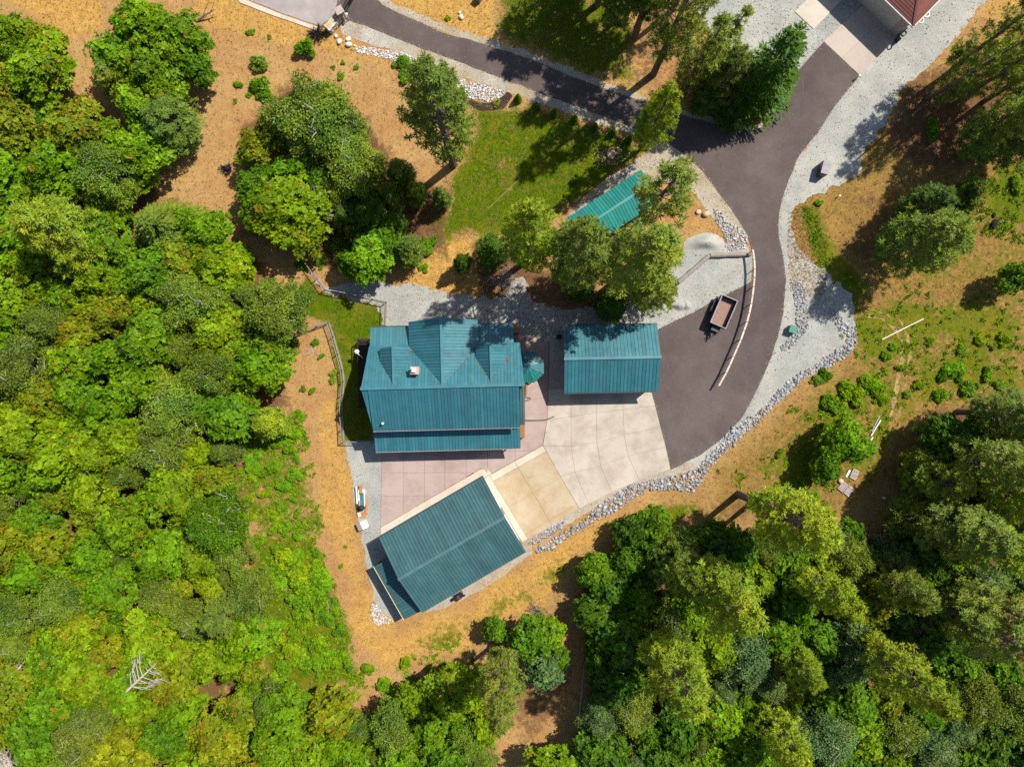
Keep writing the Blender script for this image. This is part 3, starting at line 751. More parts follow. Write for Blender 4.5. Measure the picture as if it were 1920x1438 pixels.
# small loose stones on the verges
X = []; Y = []
for px, n in ((GRAVEL_ROAD_S, 900), (GRAVEL_RIGHT, 1500), (GRAVEL_YARD, 700), (GRAVEL_TOP, 500), (GRAVEL_WEST, 160)):
    xs_ = [p[0] for p in px]; ys_ = [p[1] for p in px]
    x = rg.uniform(min(xs_), max(xs_), n * 4); y = rg.uniform(max(-20, min(ys_)), max(ys_), n * 4)
    m = inside(px, x, y); X += list(x[m]); Y += list(y[m])
X = np.array(X); Y = np.array(Y)
m = ~inside(ROAD, X, Y); X, Y = X[m], Y[m]
C = np.stack([(X - 960) * G, (719 - Y) * G, np.full(len(X), 0.03)], 1)
tn = rg.uniform(0.10, 0.5, (len(X), 1)) * np.array([[1, .96, .9]])
tag(add('loose_stones', rocks_mesh(C, rg.uniform(.03, .085, len(X)), tn, rg)), 'loose stones scattered over the gravel', 'stones', None, 'stuff')

def boulder(px, py, r, label, mat='white_stone', group=None):
    rg_ = np.random.default_rng(int(px * 3 + py))
    v = ICO_V * rg_.uniform(.75, 1.2, (12, 1)) * np.array([1.2, .95, .8]) * r
    me = npmesh('boulder', v, ICO_F, MT[mat])
    bv = bpy.data.objects.new('boulder', me); COL.objects.link(bv)
    md = bv.modifiers.new('round', 'SUBSURF'); md.levels = 1; md.render_levels = 1; md.subdivision_type = 'CATMULL_CLARK'
    bv.location = W(px, py, 0) + Vector((0, 0, r * .4)); bv.rotation_euler = (0, 0, random.uniform(0, 6))
    return tag(bv, label, 'boulder', group)
boulder(636.7, 79.5, .42, 'round white boulder in dry grass left of its two neighbours', group='white boulders by the gate')
boulder(654, 85.5, .46, 'largest white boulder in dry grass nearest the rock bed', group='white boulders by the gate')
boulder(653, 75, .40, 'pale boulder at the gravel edge above the other white boulders', group='white boulders by the gate')
boulder(630, 69, .32, 'small cream boulder at the lower end of the stone wall', group='white boulders by the gate')
boulder(865, 34, .40, 'white flat boulder in dry grass above the driveway')
boulder(862, 25, .25, 'little pale stone just above the white flat boulder')
boulder(1322, 403, .55, 'flat tan boulder on the bank above the grey sand heap', 'stone')
boulder(1309, 398, .38, 'smaller tan boulder left of the flat tan one', 'stone')

def mound(px, py, rx, ry, h, mat, label, rz=0.0, seed=1):
    rg_ = np.random.default_rng(seed); n, k = 28, 9
    v = [(0, 0, h)]; f = []
    for i in range(1, k + 1):
        t = i / k
        for j in range(n):
            a = 2 * math.pi * j / n
            w = 1 + .16 * math.sin(2 * a + seed) + .1 * math.sin(3 * a + 2 * seed)
            z = h * (0.5 + 0.5 * math.cos(math.pi * min(1, t))) * (1 + rg_.normal(0, .05)) - (0.03 if i == k else 0)
            v.append((rx * t * w * math.cos(a), ry * t * w * math.sin(a), z))
    for j in range(n): f.append([0, 1 + j, 1 + (j + 1) % n])
    for i in range(k - 1):
        for j in range(n):
            a, b = 1 + i * n, 1 + (i + 1) * n
            f.append([a + j, b + j, b + (j + 1) % n, a + (j + 1) % n])
    mb = MB(); mb.v = v; mb.f = f
    o = add('gravel_heap', mb.mesh('gravel_heap', MT[mat], True)); o.location = W(px, py, 0.02); o.rotation_euler[2] = rz
    return tag(o, label, 'gravel heap')
mound(1322, 455, 2.2, 1.3, .8, 'sand', 'smooth pale sand heap behind the two logs', .1, 2)
mound(1272, 573, 1.5, .7, .55, 'sand', 'low grey gravel heap near the carport roof', .05, 3)
mound(1287, 574, .8, .6, .45, 'gravel', 'small darker gravel heap between the low heap and the trailer', .3, 5)
mound(1598, 322, 1.4, .7, .4, 'gravel', 'low grey gravel heap right of the lidded cabinet', .5, 4)

# two faint wheel tracks through the right meadow
MT['track'] = surf('track', (0.36, 0.235, 0.105), (0.26, 0.175, 0.065), 0.95, 0.05, ((1.5, .7, 1.25), (8, .7, 1.3)), 0.5, 0.5, 10)
for k_, off in enumerate((0, 15)):
    c_ = [(1628, 590), (1648, 596), (1668, 606), (1684, 622), (1691, 646), (1689, 675), (1684, 705), (1680, 740), (1673, 775), (1662, 806)]
    c_ = [(x + off * (.9 if i > 2 else .3), y + (off * .3 if i > 3 else -off * .8)) for i, (x, y) in enumerate(c_)]
    L_s = [(x - random.uniform(1.2, 3.2), y + random.uniform(-1, 1)) for x, y in c_]; R_s = [(x + random.uniform(1.2, 3.2), y + random.uniform(-1, 1)) for x, y in c_]
    sheet('wheel_track', L_s + R_s[::-1], 0.012, 'track', 0.16, 0.4, 1, label=('left' if not k_ else 'right') + ' bare wheel track curving through the right meadow', cat='track')

# ------------------------------------------------------------------ buildings
def roof_face(th, pts, udir, mat, pw=0.36, t=0.04, rib=0.04, ribw=0.045, deck='roof', parent=None, deckmat=None):
    """one flat roof slope: a deck that carries its standing seam panels, each panel a piece of its own"""
    pts = [Vector(p) for p in pts]
    n = Vector((0, 0, 0))
    for i in range(len(pts)):
        a, b = pts[i], pts[(i + 1) % len(pts)]
        n += a.cross(b)
    n.normalize()
    if n.z < 0: n = -n; pts = pts[::-1]
    u = (Vector(udir) - n * Vector(udir).dot(n)).normalized(); v = n.cross(u)
    o = pts[0]
    q = [((p - o).dot(u), (p - o).dot(v)) for p in pts]
    def w(a, b, h): return o + u * a + v * b + n * h
    mb = MB(); k = len(q)
    mb.v = [tuple(w(a, b, -0.10)) for a, b in q] + [tuple(w(a, b, 0.0)) for a, b in q]
    mb.f = [list(range(k))[::-1], list(range(k, 2 * k))] + [[i, (i + 1) % k, k + (i + 1) % k, k + i] for i in range(k)]
    dk = th.part(deck, mb, deckmat or 'dark_metal', parent)
    u0, u1 = min(a for a, b in q), max(a for a, b in q)
    cnt = max(1, round((u1 - u0) / pw)); pw = (u1 - u0) / cnt
    for i in range(cnt):
        ua, ub = u0 + i * pw, u0 + (i + 1) * pw
        c = clip_half(clip_half(q, -1, 0, -ua - .003), 1, 0, ub - .02)
        if len(c) < 3 or area(c) < 0.01: continue
        mb = MB(); k = len(c)
        mb.v = [tuple(w(a, b, 0.004)) for a, b in c] + [tuple(w(a, b, t)) for a, b in c]
        mb.f = [list(range(k, 2 * k))] + [[j, (j + 1) % k, k + (j + 1) % k, k + j] for j in range(k)]
        r = clip_half(clip_half(q, -1, 0, -(ua + .003)), 1, 0, ua + .003 + ribw)
        if len(r) >= 3:
            b0 = min(b for a, b in r); b1 = max(b for a, b in r); m = len(mb.v)
            # the raised seam along the left edge of the panel
            rr = r; kk = len(rr)
            mb.v += [tuple(w(a, b, t * .5)) for a, b in rr] + [tuple(w(a, b, t + rib)) for a, b in rr]
            mb.f += [[m + kk + j for j in range(kk)]] + [[m + j, m + (j + 1) % kk, m + kk + (j + 1) % kk, m + kk + j] for j in range(kk)]
        pn = th.part('roof_panel', mb, mat, dk)
        if not th.local and parent is None: pass
    return dk

def extrude_section(th, name, sec, axis_a, axis_b, mat, parent=None):
    """sec: list of world points at end a (closed outline) shifted by axis_b-axis_a to the other end"""
    mb = MB(); k = len(sec); d = Vector(axis_b) - Vector(axis_a)
    mb.v = [tuple(p) for p in sec] + [tuple(Vector(p) + d) for p in sec]
    mb.f = [list(range(k)), list(range(k, 2 * k))[::-1]] + [[i, k + i, k + (i + 1) % k, (i + 1) % k] for i in range(k)]
    return th.part(name, mb, mat, parent)

# --- the main house: grid hp(x, y, z) follows the slight turn of the house
TW = 0.026
def hp(x, y, z): return P(x + TW * (y - 5.4), y - TW * (x + 120), z)
house = Thing('house', 'teal metal roofed house with three gabled dormers and a porch roof', 'house', hp(-117, 0, 0))
ux = (hp(1, 0, 0) - hp(0, 0, 0)).normalized(); uy = (hp(0, -1, 0) - hp(0, 0, 0)).normalized()
sec = [hp(-236, 71, 0), hp(-236, 71, 5.85), hp(-236, 5.4, 8.2), hp(-236, -61, 5.85), hp(-236, -61, 0)]
extrude_section(house, 'wall', sec, hp(-236, 0, 0), hp(7, 0, 0), 'log_wall')
for xa, xb in ((-240, -181), (-54, 1)):
    house.part('wing_wall', MB().prism([hp(xa, -61, 0)[:2], hp(xb, -61, 0)[:2], hp(xb, -96, 0)[:2], hp(xa, -96, 0)[:2]], 0, 5.15), 'log_wall')
gs = [hp(-170, -62, 0), hp(-170, -62, 6.1), hp(-117, -62, 8.15), hp(-64, -62, 6.1), hp(-64, -62, 0)]
extrude_section(house, 'gable_wall', gs, hp(0, -62, 0), hp(0, -104, 0), 'log_wall')
# roof slopes
ZR, ZE = 8.5, 6.0
roof_face(house, [hp(-243.5, 79.4, ZE), hp(12, 79.4, ZE), hp(12, 5.4, ZR), hp(-243.5, 5.4, ZR)], ux, 'teal_roof')
def rear_z(y): return ZR - (5.4 - y) * (ZR - ZE) / 73.0
roof_face(house, [hp(-255, 5.4, ZR), hp(21, 5.4, ZR), hp(15.5, -67.6, ZE), hp(-247, -67.6, ZE)], ux, 'teal_roof')
# prow wings that flare towards the ridge, set lower than the main slope
roof_face(house, [hp(-255, 6.2, ZR - .12), hp(-244.2, 6.2, ZR - .12), hp(-244.2, 78, ZE - .1)], ux, 'teal_roof', deck='prow_roof')
roof_face(house, [hp(12.6, 7, ZR - .45), hp(21.5, 7, ZR - .62), hp(21.0, 75, ZE - .42), hp(12.6, 75, ZE - .25)], ux, 'grey_roof', deck='side_roof')
# low rear slopes
roof_face(house, [hp(-246, -66.2, 5.93), hp(-178, -66.2, 5.93), hp(-178, -101.5, 5.25), hp(-246, -101.5, 5.25)], ux, 'teal_roof', deck='rear_roof')
roof_face(house, [hp(-60, -66.2, 5.93), hp(5, -66.2, 5.93), hp(5, -101.5, 5.25), hp(-60, -101.5, 5.25)], ux, 'teal_roof', deck='rear_roof')
# big cross gable
xr, hw = -117.0, 60.0
for s in (-1, 1):
    roof_face(house, [hp(xr, 5.0, 8.44), hp(xr, -112.0, 8.44), hp(xr + s * hw, -108.5, 6.1), hp(xr + s * hw, -63, 6.1)], uy, 'teal_roof', deck='gable_roof')
house.part('ridge_cap', MB().beam(hp(xr, 6, 8.49), hp(xr, -112.3, 8.49), .30, .06), 'roof_trim')
# the two small dormers
for xd in (-200.0, -34.5):
    ds = [hp(xd - 21, -20, 5.6), hp(xd - 21, -20, 7.0), hp(xd, -20, 8.1), hp(xd + 21, -20, 7.0), hp(xd + 21, -20, 5.6)]
    d = extrude_section(house, 'dormer', ds, hp(xd, -20, 0), hp(xd, -60, 0), 'log_wall')
    for s in (-1, 1):
        roof_face(house, [hp(xd, 3.5, 8.33), hp(xd, -64.5, 8.33), hp(xd + s * 26, -63, 6.92), hp(xd + s * 26, -40, 6.92)], uy, 'teal_roof', deck='dormer_roof')
    house.part('ridge_cap', MB().beam(hp(xd, 4, 8.375), hp(xd, -64.8, 8.375), .26, .05), 'roof_trim')
    fr = MB().beam(hp(xd - 10, -60.5, 6.8), hp(xd + 10, -60.5, 6.8), .06, .95)
    wnd = house.part('window', fr, 'white_paint')
    house.part('pane', MB().beam(hp(xd - 9, -61.2, 6.8), hp(xd + 9, -61.2, 6.8), .04, .8), 'dark_metal', wnd)
house.part('ridge_cap', MB().beam(hp(-256, 5.4, 8.57), hp(22, 5.4, 8.57), .34, .07), 'roof_trim')
# porch
roof_face(house, [hp(-248, 76, 4.42), hp(12.4, 76, 4.42), hp(12.4, 119.5, 3.42), hp(-248, 119.5, 3.42)], ux, 'teal_roof', deck='porch_roof')
for i in range(6):
    x = -240 + i * 48.4
    house.part('porch_post', MB().tube([hp(x, 114, 0.08), hp(x, 114, 3.4)], .10, 8), 'log_wall')
house.part('gutter', MB().beam(hp(-244, 80.6, ZE - .06), hp(12, 80.6, ZE - .06), .09, .10), 'grey_wood')
house.part('gutter', MB().beam(hp(-248, 120.6, 3.36), hp(12.4, 120.6, 3.36), .09, .10), 'grey_wood')
house.part('gutter', MB().beam(hp(-246, -102.6, 5.19), hp(-180, -102.6, 5.19), .12, .11), 'dark_metal')
house.part('gutter', MB().beam(hp(-56, -102.6, 5.19), hp(5, -102.6, 5.19), .12, .11), 'dark_metal')
house.part('porch_cabinet', MB().box(hp(17, 92, .75), (.55, 1.5, 1.5), -TW), 'brown_wood')
house.part('wood_post', MB().box(hp(26, 14, 1.3), (.22, 1.5, 2.6), -TW), 'brown_wood')
house.part('wood_post', MB().box(hp(9, -97, 1.3), (.7, 1.1, 2.6), -TW), 'brown_wood')
# chimney and vent
ch = house.part('chimney', MB().box(hp(-163, -23, 7.9), (.78, .68, 1.7), -TW).box(hp(-163, -23, 8.78), (.95, .84, .10), -TW), 'chimney_stone')
house.part('flue', MB().box(hp(-163.5, -23.5, 8.95), (.34, .32, .30), -TW), 'white_paint', ch)
house.part('cap', MB().box(hp(-163.5, -23.5, 9.14), (.48, .46, .06), -TW), 'white_paint', ch)
house.part('vent_pipe', MB().tube([hp(-224, 66, 6.35), hp(-224, 66, 6.95)], .07, 8).tube([hp(-224, 66, 6.93), hp(-224, 66, 7.06)], .13, 8), 'white_paint')
# west deck
dk = house.part('deck', MB().prism([hp(-282, 40, 0)[:2], hp(-238, 40, 0)[:2], hp(-238, -86, 0)[:2], hp(-282, -86, 0)[:2]], .75, .92), 'dark_wood')
nb = 22
for i in range(nb):
    x = -281.6 + i * 2.0
    house.part('board', MB().beam(hp(x, 39.5, .955), hp(x, -85.5, .955), .115, .05), 'dark_wood', dk)
rl = MB()
rail_pts = [hp(-281, 40, 0), hp(-281, 10, 0), hp(-281, -22, 0), hp(-281, -54, 0), hp(-281, -85, 0), hp(-260, -85, 0), hp(-243, -85, 0)]
for p in rail_pts: rl.tube([p + Vector((0, 0, .1)), p + Vector((0, 0, 2.0))], .055, 6)
for a, b in zip(rail_pts, rail_pts[1:]):
    for z in (2.0, 1.75, 1.5, 1.25):
        rl.beam(a + Vector((0, 0, z)), b + Vector((0, 0, z)), .09 if z == 2.0 else .03, .05 if z == 2.0 else .03)
house.part('railing', rl, 'dark_wood')
sd = MB().tube([hp(-277, -56, .95), hp(-277, -56, 2.3), hp(-270, -50, 2.6)], .04, 6).tube([hp(-281, -60, 2.35), hp(-274, -53, 2.35)], .05, 6)
sd.tube([hp(-281.5, -62, 2.3), hp(-280.8, -61, 2.45)], [.30, .18], 12)
house.part('satellite_dish', sd, 'white_paint')
gi = house.part('door', MB().beam(hp(-150, 72.2, 1.05), hp(-136, 72.2, 1.05), .05, 2.1), 'white_paint')
house.part('handle', MB().box(hp(-138, 73.2, 1.05), (.06, .06, .14)), 'dark_metal', gi)

# --- gazebo beside the house
gz = Thing('gazebo', 'small eight sided teal gazebo between house and carport', 'gazebo', P(29, -30, 0))
ge, ga = 3.1, 4.0
ring = [P(29 + 30.5 * math.cos(math.radians(22.5 + 45 * i)), -30 + 30.5 * math.sin(math.radians(22.5 + 45 * i)), ge) for i in range(8)]
apex = P(29, -30, ga)
for i in range(8):
    a, b = ring[i], ring[(i + 1) % 8]
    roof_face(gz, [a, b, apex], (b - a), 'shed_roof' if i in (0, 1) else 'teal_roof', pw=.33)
    gz.part('hip_cap', MB().beam(a + Vector((0, 0, .06)), apex + Vector((0, 0, .07)), .10, .06), 'roof_trim')
    c = P(29, -30, 0); e = a - Vector((c.x, c.y, ge)); pp = Vector((c.x, c.y, 0)) + e * .9
    gz.part('post', MB().tube([pp + Vector((0, 0, .08)), pp + Vector((0, 0, ge - .05))], .07, 6), 'dark_wood')
gz.part('finial', MB().tube([apex + Vector((0, 0, .02)), apex + Vector((0, 0, .22))], [.16, .06], 8), 'roof_trim')

# --- carport with the short gabled roof
def cp(x, y, z): return P(x - .02 * (y + 45) * -1, y - .02 * (x - 177), z)
car = Thing('carport', 'teal gabled carport building right of the house', 'carport', cp(177, -45, 0))
ux2 = (cp(1, 0, 0) - cp(0, 0, 0)).normalized()
x0, x1 = 92.5, 262.5
roof_face(car, [cp(x0, 15.4, 3.35), cp(x1, 15.4, 3.35), cp(x1, -45, 5.2), cp(x0, -45, 5.2)], ux2, 'teal_roof', pw=.40)
roof_face(car, [cp(x0, -45, 5.2), cp(x1, -45, 5.2), cp(x1, -105, 3.35), cp(x0, -105, 3.35)], ux2, 'teal_roof', pw=.40)
car.part('ridge_cap', MB().beam(cp(x0 - .8, -45, 5.265), cp(x1 + .8, -45, 5.265), .34, .07), 'roof_trim')
car.part('wall', MB().beam(cp(x0 + 5, -100, 1.6), cp(x1 - 5, -100, 1.6), .16, 3.2), 'log_wall')
for x in (x0 + 6, x1 - 6):
    sec = [cp(x, 8, 0.05), cp(x, 8, 3.42), cp(x, -45, 5.05), cp(x, -98, 3.42), cp(x, -98, 0.05)]
    extrude_section(car, 'side_wall', sec, cp(x, 0, 0), cp(x + (2.4 if x < 150 else -2.4), 0, 0), 'log_wall')
for x in (x0 + 8, (x0 + x1) / 2, x1 - 8):
    car.part('post', MB().box(cp(x, 11, 1.68), (.18, .18, 3.2)), 'log_wall')
car.part('beam', MB().beam(cp(x0 + 4, 11, 3.2), cp(x1 - 4, 11, 3.2), .14, .2), 'log_wall')
car.part('gutter', MB().beam(cp(x0, 16.6, 3.28), cp(x1, 16.6, 3.28), .12, .11), 'dark_metal')
car.part('gutter', MB().beam(cp(x0, -106.2, 3.28), cp(x1, -106.2, 3.28), .12, .11), 'dark_metal')

# --- workshop
SA, SB_, SC_, SD_ = Vector((-51.5, 166.2)), Vector((24.8, 300.2)), Vector((-161.5, 406.5)), Vector((-237.5, 275))
def sp(u, v, z):   # u along A->D (length of the shop), v across A->B
    q = SA + (SD_ - SA) * u + (SB_ - SA) * v
    return P(q.x, q.y, z)
shop = Thing('workshop', 'large dark teal gabled workshop turned at an angle below the house', 'workshop', sp(.5, .5, 0))
us_ = (sp(1, 0, 0) - sp(0, 0, 0)).normalized()
roof_face(shop, [sp(0, 0, 4.0), sp(1, 0, 4.0), sp(1, .505, 5.6), sp(0, .505, 5.6)], us_, 'shop_roof', pw=.40)
roof_face(shop, [sp(0, .505, 5.6), sp(1, .505, 5.6), sp(1, 1, 4.0), sp(0, 1, 4.0)], us_, 'shop_roof', pw=.37)
shop.part('ridge_cap', MB().beam(sp(-.003, .505, 5.66), sp(1.003, .505, 5.66), .36, .07), 'shop_trim')
sec = [sp(.03, .03, 0), sp(.03, .03, 4.0), sp(.03, .505, 5.45), sp(.03, .97, 4.0), sp(.03, .97, 0)]
extrude_section(shop, 'wall', sec, sp(.03, 0, 0), sp(.97, 0, 0), 'grey_shop_wall')
for v0 in (.1, .55):
    d = shop.part('garage_door', MB().beam(sp(.027, v0, 1.6), sp(.027, v0 + .36, 1.6), .06, 3.0), 'white_paint')
shop.part('gutter', MB().beam(sp(0, 1.008, 3.94), sp(1, 1.008, 3.94), .07, .10), 'grey_wood')
shop.part('gutter', MB().beam(sp(0, -.008, 3.94), sp(1, -.008, 3.94), .12, .10), 'dark_metal')
lp = lambda u, v, z: sp(u, v, z)
roof_face(shop, [lp(.985, .28, 3.25), lp(1.19, .28, 2.4), lp(1.19, 1.0, 2.4), lp(.985, 1.0, 3.25)], (sp(0, 1, 0) - sp(0, 0, 0)).normalized(), 'shop_roof', pw=.37, deck='lean_to_roof')
shop.part('fascia', MB().beam(lp(1.194, .275, 2.38), lp(1.194, 1.003, 2.38), .07, .16), 'yellow_fascia')
for v in (.3, .53, .76, .98):
    shop.part('post', MB().box(lp(1.17, v, 1.2), (.12, .12, 2.3)), 'dark_wood')
shop.part('shelf_wall', MB().beam(lp(1.0, .3, 1.0), lp(1.16, .3, 1.0), .06, 2.0), 'log_wall')
shop.part('lamp', MB().box(lp(-.004, .99, 3.6), (.12, .12, .2)), 'tan_wood')

# --- long shed under the pines
dS = Vector((.8375, -.5465)); nS = Vector((.5465, .8375)); oS = Vector((96.5, -297.0))
def ss(l, w, z):
    q = oS + dS * l + nS * w
    return P(q.x, q.y, z)
shed = Thing('shed', 'long sea green metal roofed shed half hidden under pines', 'shed', ss(80, 32, 0))
us3 = (ss(1, 0, 0) - ss(0, 0, 0)).normalized()
roof_face(shed, [ss(0, 0, 3.0), ss(163, 0, 3.0), ss(163, 33, 3.9), ss(0, 33, 3.9)], us3, 'shed_roof', pw=.38)
roof_face(shed, [ss(0, 33, 3.9), ss(163, 33, 3.9), ss(163, 66, 3.0), ss(0, 66, 3.0)], us3, 'shed_roof', pw=.38)
shed.part('ridge_cap', MB().beam(ss(-.6, 33, 3.96), ss(163.6, 33, 3.96), .3, .06), 'shed_roof')
sec = [ss(5, 5, 0), ss(5, 5, 2.95), ss(5, 33, 3.7), ss(5, 61, 2.95), ss(5, 61, 0)]
extrude_section(shed, 'wall', sec, ss(5, 0, 0), ss(158, 0, 0), 'log_wall')

# --- the neighbour's brown building
nb_ = Thing('brown_roofed_building', 'beige building with brown shingle hip roof in the upper right corner', 'building', P(717, -637, 0))
e1 = Vector((-.718, -.696)); e2 = Vector((.70, -.714)); c0 = Vector((717.5, -638.0))
def bp(a, b, z):
    q = c0 + e1 * a + e2 * b
    return P(q.x, q.y, z)
LA, LB, zE, zA = 190, 230, 3.9, 7.0
ap1, ap2 = bp(LA / 2, LA / 2, zA), bp(LA / 2, LB - LA / 2, zA)
c = [bp(0, 0, zE), bp(LA, 0, zE), bp(LA, LB, zE), bp(0, LB, zE)]
def shingle_face(pts, name='roof'):
    mb = MB().poly(pts); mb.poly([tuple(Vector(p) - Vector((0, 0, .16))) for p in pts], True)
    for i in range(len(pts)):
        a, b = pts[i], pts[(i + 1) % len(pts)]
        mb.poly([a, tuple(Vector(a) - Vector((0, 0, .16))), tuple(Vector(b) - Vector((0, 0, .16))), b])
    dk = nb_.part(name, mb, 'shingle')
    # courses of shingles, each course one raised strip
    pts = [Vector(p) for p in pts]; a, b = pts[0], pts[1]; u = (b - a).normalized()
    n = (b - a).cross(pts[2] - a).normalized()
    if n.z < 0: n = -n
    v = n.cross(u)
    if v.z < 0: v = -v
    q = [((p - a).dot(u), (p - a).dot(v)) for p in pts]; top = max(y for x, y in q); i = 0; y = 0
    while y < top - .05:
        cc = clip_half(clip_half(q, 0, -1, -y), 0, 1, y + .30)
        if len(cc) >= 3:
            m2 = MB(); k = len(cc)
            hh = [(.03 + .03 * (1 - (yy - y) / .3)) for xx, yy in cc]
            m2.v = [tuple(a + u * xx + v * yy + n * .002) for xx, yy in cc] + [tuple(a + u * xx + v * yy + n * h) for (xx, yy), h in zip(cc, hh)]
            m2.f = [list(range(k, 2 * k))] + [[j, (j + 1) % k, k + (j + 1) % k, k + j] for j in range(k)]
            nb_.part('shingle_course', m2, 'shingle', dk)
        y += .30
shingle_face([c[0], c[1], ap1]); shingle_face([c[3], c[0], ap1, ap2]); shingle_face([c[1], c[2], ap2, ap1]); shingle_face([c[2], c[3], ap2])
nb_.part('hip_cap', MB().beam(Vector(c[0]) + Vector((0, 0, .07)), ap1 + Vector((0, 0, .08)), .28, .05), 'shingle')
wi = 9
nb_.part('wall', MB().prism([bp(wi, wi, 0)[:2], bp(LA - wi, wi, 0)[:2], bp(LA - wi, LB - wi, 0)[:2], bp(wi, LB - wi, 0)[:2]], 0.0, zE - .12), 'beige_wall')
nb_.part('soffit', MB().prism([p[:2] for p in c], zE - .20, zE - .165), 'white_paint')
nb_.part('fascia', MB().beam(bp(-.8, -1, zE - .05), bp(LA, -1, zE - .05), .07, .2), 'white_paint')
nb_.part('fascia', MB().beam(bp(-1, -.8, zE - .05), bp(-1, LB, zE - .05), .07, .2), 'white_paint')
nb_.part('wall_band', MB().prism([bp(wi - 1, wi - 1.2, 0)[:2], bp(wi + 14, wi - 1.2, 0)[:2], bp(wi + 14, wi + .5, 0)[:2], bp(wi - 1, wi + .5, 0)[:2]], 0, zE - .2), 'pink_wall')
for b in (24, 39):  # white vent rings under the eave, not lamps
    mb = MB(); cc = bp(-2.5, b, zE - .55)
    mb.tube([cc + Vector((.32 * math.cos(t), .32 * math.sin(t), 0)) for t in np.linspace(0, 2 * math.pi, 15)], .09, 6)
    nb_.part('wall_vent', mb, 'white_paint')
nb_.part('step_box', MB().box(bp(0.5, 14, .5), (.5, 1.6, 1.0), math.radians(-45)), 'dark_metal')

# where the roofs collect leaves: (from, to) valley lines
VALLEYS = [(hp(-117, 5, 8.47), hp(-57.5, -60, 6.35)), (hp(-34.5, 3, 8.37), hp(-9, -39, 7.02)), (hp(-34.5, 3, 8.37), hp(-60, -39, 7.02)), (hp(-9, -39, 7.02), hp(-3, -34, 7.2)), (hp(-177, -60, 6.35), hp(-172, -55, 6.5))]

# ------------------------------------------------------------------ plants
def unit(a): return a / (np.linalg.norm(a, axis=-1, keepdims=True) + 1e-9)
def frames(n):
    ref = np.where(np.abs(n[:, 2:3]) < .9, np.array([[0, 0, 1.0]]), np.array([[1.0, 0, 0]]))
    a = unit(np.cross(n, ref)); return a, np.cross(n, a)

def leaves(C, D, S, L, Wd):
    """pointed leaf quads: base C, along D, sideways S"""
    L = np.asarray(L).reshape(-1, 1); Wd = np.asarray(Wd).reshape(-1, 1)
    v = np.stack([C, C + D * L * .5 + S * Wd * .5, C + D * L, C + D * L * .5 - S * Wd * .5], 1)
    return v.reshape(-1, 3)

def rosettes(C, N, k, L, Wd, e0, e1, rg, lj=.25):
    n = len(C); a, b = frames(N)
    ph = rg.uniform(0, 2 * np.pi, (n, 1)) + np.arange(k)[None] * 2 * np.pi / k * 1.0 + rg.uniform(-.3, .3, (n, k))
    el = rg.uniform(e0, e1, (n, k))
    D = (np.cos(el) * np.cos(ph))[..., None] * a[:, None] + (np.cos(el) * np.sin(ph))[..., None] * b[:, None] + np.sin(el)[..., None] * N[:, None]
    S = unit(np.cross(D, N[:, None] + rg.normal(0, .25, (n, k, 3))))
    LL = L * rg.uniform(1 - lj, 1 + lj, (n, k)); WW = Wd * rg.uniform(.8, 1.2, (n, k))
    Cc = np.repeat(C[:, None], k, 1)
    return leaves(Cc.reshape(-1, 3), D.reshape(-1, 3), S.reshape(-1, 3), LL.ravel(), WW.ravel())

def quad_faces(nv): return np.arange(nv).reshape(-1, 4)

def crown_mesh(name, parts):
    """parts: list of (verts, tint per quad, rust per quad)"""
    V = np.concatenate([p[0] for p in parts]); t = np.concatenate([p[1] for p in parts]); r = np.concatenate([p[2] for p in parts])
    return npmesh(name, V, quad_faces(len(V)), MT['leaf'], {'tint': t, 'rust': r})

def sphere_pts(n, rg):
    return unit(rg.normal(size=(n, 3)))

